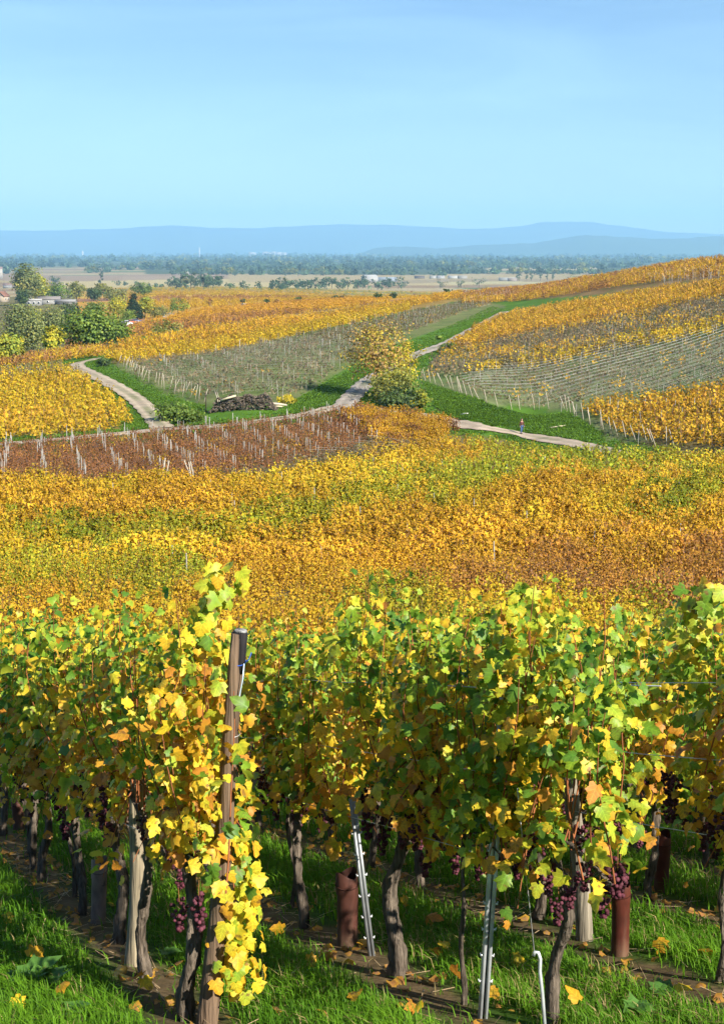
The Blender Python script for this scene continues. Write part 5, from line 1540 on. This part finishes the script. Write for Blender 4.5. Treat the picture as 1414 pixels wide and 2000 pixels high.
tag(scatter_mesh('far_woods', fw_p, rng.choice(5, n, p=[.24, .24, .22, .22, .08]), np.column_stack([XX, YY, zt(XX, YY)]), rng.uniform(0, 6, n), SS, rng.uniform(.6, 1.3, (n, 1)) * np.ones((1, 3)), M_TREE), 'bands of hazy blue green woods across the plain', 'woods', kind='stuff')

# ------------------------------------------------------------------ buildings
def house(name, label, u, v, w, d, h, roof_h, wall, roof, rz=0.0, wins=0, cat='building', group=None, loc=None):
    g = base(u, v) if loc is None else np.array(loc)
    wall = np.array(wall) * .45; roof = np.array(roof) * .5
    root = empty(name, g, rz); tag(root, label, cat, group)
    mb = MB(); mb.box(0, 0, h / 2 - .5, w, d, h + 1, wall)
    mb.add([(-w / 2, -d / 2, h), (-w / 2, d / 2, h), (-w / 2, 0, h + roof_h * .97), (w / 2, -d / 2, h), (w / 2, d / 2, h), (w / 2, 0, h + roof_h * .97)], None, [[0, 2, 1], [3, 4, 5]], wall)
    mb.build('wall', M_MATTE, root)
    e = .4; rb = MB()
    for sg in (-1, 1):
        A = np.array([(-w / 2 - e, sg * (d / 2 + e), h - e * roof_h / d * 2), (w / 2 + e, sg * (d / 2 + e), h - e * roof_h / d * 2), (w / 2 + e, 0, h + roof_h), (-w / 2 - e, 0, h + roof_h)])
        rb.add(np.vstack([A, A + (0, 0, .22)]), [[0, 1, 2, 3], [7, 6, 5, 4], [0, 4, 5, 1], [1, 5, 6, 2], [3, 7, 4, 0]], None, roof)
    rb.build('roof', M_MATTE, root)
    for i in range(wins):
        wx = -w / 2 + w * (i + .5) / wins
        fr = MB(); fr.box(wx, -d / 2 - .03, h * .55, 1.3, .08, 1.5, (.6, .6, .6)); f_ = fr.build('window', M_MATTE, root)
        pn = MB(); pn.box(wx, -d / 2 - .09, h * .55, 1.0, .03, 1.2, (.04, .05, .06)); pn.build('pane', M_GLASS, f_)
    return root


W_ = (.42, .41, .39)
house('barn', 'long low barn with grey roof among the hollow trees', 96, 594, 15, 8, 3.2, 1.6, (.5, .5, .48), (.33, .30, .29), .1, 3)
house('shed', 'pale open shed joined to the left of the barn', 64, 597, 12, 7, 3.4, .7, (.42, .42, .42), (.55, .54, .52), .1, 4, 'shed')
house('shed', 'low grey roofed shed right of the barn', 130, 594, 13, 6, 1.8, 1.0, (.3, .29, .28), (.42, .41, .41), -.12, 0, 'shed')
house('house', 'small cream house with red brown roof at the left edge', 6, 590, 7, 8, 4.5, 3.4, (.66, .55, .42), (.34, .17, .12), 1.2, 2, 'house')
house('house', 'white house with dark trees at the left edge', 16, 563, 13, 9, 5, 2.5, W_, (.3, .2, .17), .1, 3, 'house')
house('hall', 'large white hall with curved pale roof on the plain', 722, 551, 26, 22, 10, 4, (.6, .6, .6), (.55, .55, .55), .4, 0, 'hall')
house('hall', 'long blue grey hall right of the white hall', 752, 550, 46, 20, 6, 2.5, (.45, .5, .58), (.4, .46, .55), .1, 0, 'hall')
for i, (u_, v_, w_, c_) in enumerate(((819, 544, 22, (.2, .17, .16)), (846, 544, 16, (.6, .6, .58)), (860, 544, 18, (.55, .55, .55)), (884, 544, 20, (.62, .62, .6)), (903, 544, 20, (.5, .48, .45)), (990, 548, 34, (.6, .6, .58)), (1000, 549, 18, (.45, .38, .33)))):
    house('far_shed', ['dark', 'first white', 'second white', 'third white', 'grey beige', 'long white', 'brownish'][i] + ' low shed among the pale fields on the right', u_, v_, w_, 10, 4.5, 1.6, c_, np.array(c_) * .9, .1, 0, 'shed', 'sheds in the pale fields')
for i, (u_, w_, h_) in enumerate(((492, 60, 22), (497, 40, 16), (518, 50, 26), (526, 70, 20), (535, 45, 28), (545, 60, 22), (555, 50, 18))):
    house('factory', 'white far factory block on the horizon left of centre', u_, 500, w_, 40, h_ + 22, 4, (.6, .6, .6), (.55, .55, .55), .1, 0, 'factory', 'white factory blocks on the horizon', loc=at(u_, 494, 14500) * (1, 1, 0) + (0, 0, -60))
for i, (u_, w_, h_, lb) in enumerate(((390, 11, 95, 'thin white tower on the horizon'), (162, 16, 62, 'short white tower at the left of the horizon'))):
    p_ = at(u_, 494, 14000); p_[2] = -60; root = empty('tower', p_); tag(root, lb, 'tower')
    mb = MB(); mb.tube([(0, 0, -5), (0, 0, h_ * .9)], [w_ * .6, w_ * .45], 10, (.4, .4, .4)); mb.build('shaft', M_MATTE, root)
    mb = MB(); mb.tube([(0, 0, h_ * .9), (0, 0, h_ * .96), (0, 0, h_)], [w_ * .6, w_ * .6, w_ * .2], 10, (.4, .4, .4)); mb.build('head', M_MATTE, root)
p_ = base(1, 545); root = house('tower_house', 'pale tall building cut by the left edge of the picture', 0, 545, 14, 14, 22, 4, (.6, .56, .5), (.35, .25, .22), .2, 2)
house('chapel', 'tiny white chapel before the far wood', 366, 541, 6, 7, 6, 6, (.6, .6, .58), (.5, .48, .46), .5, 0, 'chapel')

# ------------------------------------------------------------------ cars
def car(label, u, v, rz, colr, group=None):
    g = base(u, v); g[2] += .12; root = empty('car', g, rz); tag(root, label, 'car', group)
    def prof(pts, w, name, mat, c, inset=0.0):
        P = np.array(pts); n = len(P); mb = MB()
        V = np.vstack([np.column_stack([P[:, 0], np.full(n, -w / 2), P[:, 1]]), np.column_stack([P[:, 0], np.full(n, w / 2), P[:, 1]])])
        q = [[i, (i + 1) % n, n + (i + 1) % n, n + i] for i in range(n)]
        c0 = P.mean(0); V = np.vstack([V, [(c0[0], -w / 2, c0[1]), (c0[0], w / 2, c0[1])]])
        t = [[(i + 1) % n, i, 2 * n] for i in range(n)] + [[n + i, n + (i + 1) % n, 2 * n + 1] for i in range(n)]
        mb.add(V, q, t, c); return mb.build(name, mat, root)
    prof([(-2.1, .28), (-2.12, .7), (-2.0, .92), (-.9, .98), (1.0, .95), (1.9, .82), (2.12, .62), (2.1, .28)], 1.74, 'body', M_PAINT, colr)
    prof([(-1.9, .93), (-1.35, 1.42), (-.2, 1.48), (.5, 1.40), (1.15, .94)], 1.5, 'cabin', M_GLASS, (.04, .045, .05))
    prof([(-1.42, 1.42), (-1.3, 1.47), (-.2, 1.52), (.45, 1.45), (.55, 1.39), (-.2, 1.46)], 1.46, 'roof', M_PAINT, colr)
    for wx in (-1.3, 1.32):
        for sy in (-1, 1):
            mb = MB(); mb.tube([(wx, sy * .7, .32), (wx, sy * .9, .32)], .32, 14, (.02, .02, .02)); w_ = mb.build('wheel', M_PLAIN, root)
            mb = MB(); mb.tube([(wx, sy * .89, .32), (wx, sy * .915, .32)], .2, 10, (.5, .5, .5)); mb.build('rim', M_METAL, w_)
    for sy in (-1, 1):
        mb = MB(); mb.box(2.06, sy * .62, .66, .08, .34, .14, (.8, .8, .75)); mb.build('headlight', M_GLASS, root)
        mb = MB(); mb.box(-2.1, sy * .68, .72, .06, .26, .16, (.4, .02, .02)); mb.build('tail_light', M_GLASS, root)


car('white car driving on the far road', 478, 600, .1, (.8, .8, .8))
car('white car parked at the left by the hollow trees', 241, 637, .25, (.78, .79, .8))
car('second white car parked beside the round green bush', 249, 634.5, .25, (.8, .8, .8))
car('red car parked behind the white ones', 259, 632.5, .3, (.45, .10, .05))
car('dark blue car parked at the end of the line', 267, 631, .3, (.08, .1, .2))
car('tiny white car on the crest behind the bare field', 914, 578, .2, (.8, .8, .8))

# ------------------------------------------------------------------ wood pile, sign, beams
g0, g1 = base(412, 806), base(541, 800)
cx = (g0 + g1) / 2; L_ = np.linalg.norm((g1 - g0)[:2]); rz_ = math.atan2(g1[1] - g0[1], g1[0] - g0[0])
root = empty('wood_pile', cx, rz_); tag(root, 'long dark pile of old vine stumps beside the track', 'wood pile')
mb = MB(); rs = np.random.default_rng(77)
for i in range(1500):
    t = rs.uniform(-.5, .5); hh = 1.75 * min(1, (.5 - abs(t)) * 9) * (1 + .1 * math.sin(t * 25)); zc = rs.random() ** .8 * hh; dy = rs.normal() * .55 * (1 - zc / 2.4)
    zg = float(zt(cx[0] + t * L_ * math.cos(rz_), cx[1] + t * L_ * math.sin(rz_)) - cx[2])
    a_, b_ = rs.uniform(0, 6.28), rs.normal() * .6; l_ = rs.uniform(.22, .5)
    d_ = np.array([math.cos(a_) * math.cos(b_), math.sin(a_) * math.cos(b_), math.sin(b_)]) * l_; p_ = np.array([t * L_, dy, zg + zc])
    mb.tube([p_ - d_ * .5, p_ + rs.normal(size=3) * .04, p_ + d_ * .5], [rs.uniform(.04, .07), .05, .035], 5, np.array((.10, .08, .062)) * rs.uniform(.45, 1.8), rough=.12, seed=i)
tag(mb.build('stumps', M_BARK, root), kind='stuff')


def beam(label, u0, v0, u1, v1, h0, h1, w, colr, name='timber'):
    A, Bp = base(u0, v0), base(u1, v1); A[2] += h0; Bp[2] += h1; d = Bp - A
    mb = MB(); mb.tube([d * 0, d * .5 + (0, 0, .02), d], [w, w * 1.05, w * .9], 6, colr, rough=.05); tag(mb.build(name, M_WOOD, loc=A), label, 'timber')


beam('long pale beam lying on top of the wood pile', 432, 806, 462, 803, 1.5, 1.9, .13, (.55, .48, .33))
beam('pale timber sticking out at the right end of the wood pile', 534, 800, 560, 797, .75, .35, .15, (.5, .42, .33))
beam('second pale timber under the one at the pile end', 536, 800, 552, 799, .4, .3, .1, (.5, .42, .3))
beam('pale plank leaning against the left end of the wood pile', 427, 806, 420, 800, 1.3, 2.5, .06, (.42, .37, .28))
beam('second leaning plank behind the wood pile', 430, 805, 424, 798, 1.3, 2.3, .05, (.42, .37, .28))
beam('white grey beam lying in the grass by the right road', 900, 812, 914, 810, .12, .12, .13, (.62, .6, .55))
beam('pale pole lying in the grass below the end posts', 1070, 838, 1104, 833, .1, .12, .08, (.6, .5, .35))
b_ = base(403, 806); root = empty('sign_post', b_); tag(root, 'thin dark pole at the left end of the wood pile', 'pole')
mb = MB(); mb.tube([(0, 0, -.2), (0, .01, 1.4), (.01, 0, 2.5)], [.07, .06, .05], 7, (.06, .045, .035), rough=.05); mb.build('pole', M_WOOD, root)
mb = MB(); mb.box(0, -.06, 2.2, .26, .03, .14, (.10, .08, .07)); mb.build('plate', M_PLAIN, root)

# ------------------------------------------------------------------ person on the road
pb = base(1018, 850); pb[2] += .16
person = empty('person', pb, math.radians(200)); tag(person, 'person in blue jeans and a dark red top walking on the right road', 'person')


def skin_mesh(name, verts, edges, radii, colr, parent, mat):
    me = bpy.data.meshes.new(name); me.from_pydata(verts, edges, []); o = bpy.data.objects.new(name, me); COL.objects.link(o); o.parent = parent
    sk = o.modifiers.new('skin', 'SKIN'); ss = o.modifiers.new('sub', 'SUBSURF'); ss.levels = 1; ss.render_levels = 1
    if not me.skin_vertices: me.skin_vertices.new() if hasattr(me.skin_vertices, 'new') else None
    if me.skin_vertices:
        for i, r in enumerate(radii): me.skin_vertices[0].data[i].radius = (r, r * .85) if not isinstance(r, tuple) else r
        me.skin_vertices[0].data[0].use_root = True
    m, N, L = new_mat(name + '_cloth'); out = N.new('ShaderNodeOutputMaterial'); p = node(N, 'ShaderNodeBsdfPrincipled', Roughness=.85); p.inputs['Base Color'].default_value = (*colr, 1); L.new(p.outputs['BSDF'], out.inputs['Surface']); me.materials.append(m)
    return o


J = [(0, 0, .95), (0, 0, 1.18), (0, .01, 1.40), (0, .02, 1.50), (0, .03, 1.62), (0, .03, 1.72),            # pelvis..head
     (.10, 0, .90), (.11, .12, .50), (.11, .02, .08), (.11, .16, .03),                                      # leg forward
     (-.10, 0, .90), (-.11, -.06, .50), (-.11, -.26, .13), (-.11, -.12, .04),                              # leg back
     (.17, 0, 1.40), (.23, -.06, 1.14), (.24, .06, .92), (.24, .09, .86), (-.17, 0, 1.40), (-.23, .05, 1.14), (-.24, .16, .94), (-.24, .19, .88)]
E = [(0, 1), (1, 2), (2, 3), (3, 4), (4, 5), (0, 6), (6, 7), (7, 8), (8, 9), (0, 10), (10, 11), (11, 12), (12, 13), (2, 14), (14, 15), (15, 16), (16, 17), (2, 18), (18, 19), (19, 20), (20, 21)]
Rr = [.105, .10, .11, .055, .095, .085, .085, .06, .04, .035, .085, .06, .04, .035, .05, .042, .03, .035, .05, .042, .03, .035]
for hand in (17, 21):          # five fingers each
    hx, hy, hz_ = J[hand]
    for f_ in range(5):
        dx = (-.028 + .014 * f_); ln_ = (.055, .08, .085, .08, .06)[f_]
        J += [(hx + dx, hy + .015, hz_ - ln_ * .55), (hx + dx * 1.1, hy + .028, hz_ - ln_)]; E += [(hand, len(J) - 2), (len(J) - 2, len(J) - 1)]; Rr += [.009, .008]
skin_mesh('body', J, E, Rr, (.38, .22, .16), person, None)
skin_mesh('trousers', [J[i] for i in (0, 6, 7, 8, 10, 11, 12)], [(0, 1), (1, 2), (2, 3), (0, 4), (4, 5), (5, 6)], [.15, .105, .085, .07, .105, .085, .07], (.05, .10, .22), person, None)
skin_mesh('jacket', [(0, 0, .84), J[1], J[2], J[14], J[15], J[16], J[18], J[19], J[20]], [(0, 1), (1, 2), (2, 3), (3, 4), (4, 5), (2, 6), (6, 7), (7, 8)], [.175, .15, .155, .075, .06, .045, .075, .06, .045], (.095, .028, .022), person, None)
skin_mesh('hair', [(0, .01, 1.75), (0, -.03, 1.66), (0, -.07, 1.46)], [(0, 1), (1, 2)], [.12, .125, .09], (.05, .02, .012), person, None)
mb = MB()
for sx, sy in ((.11, .08), (-.11, -.2)): mb.box(sx, sy, .035, .1, .27, .07, (.03, .03, .03))
mb.build('shoes', M_PLAIN, person)
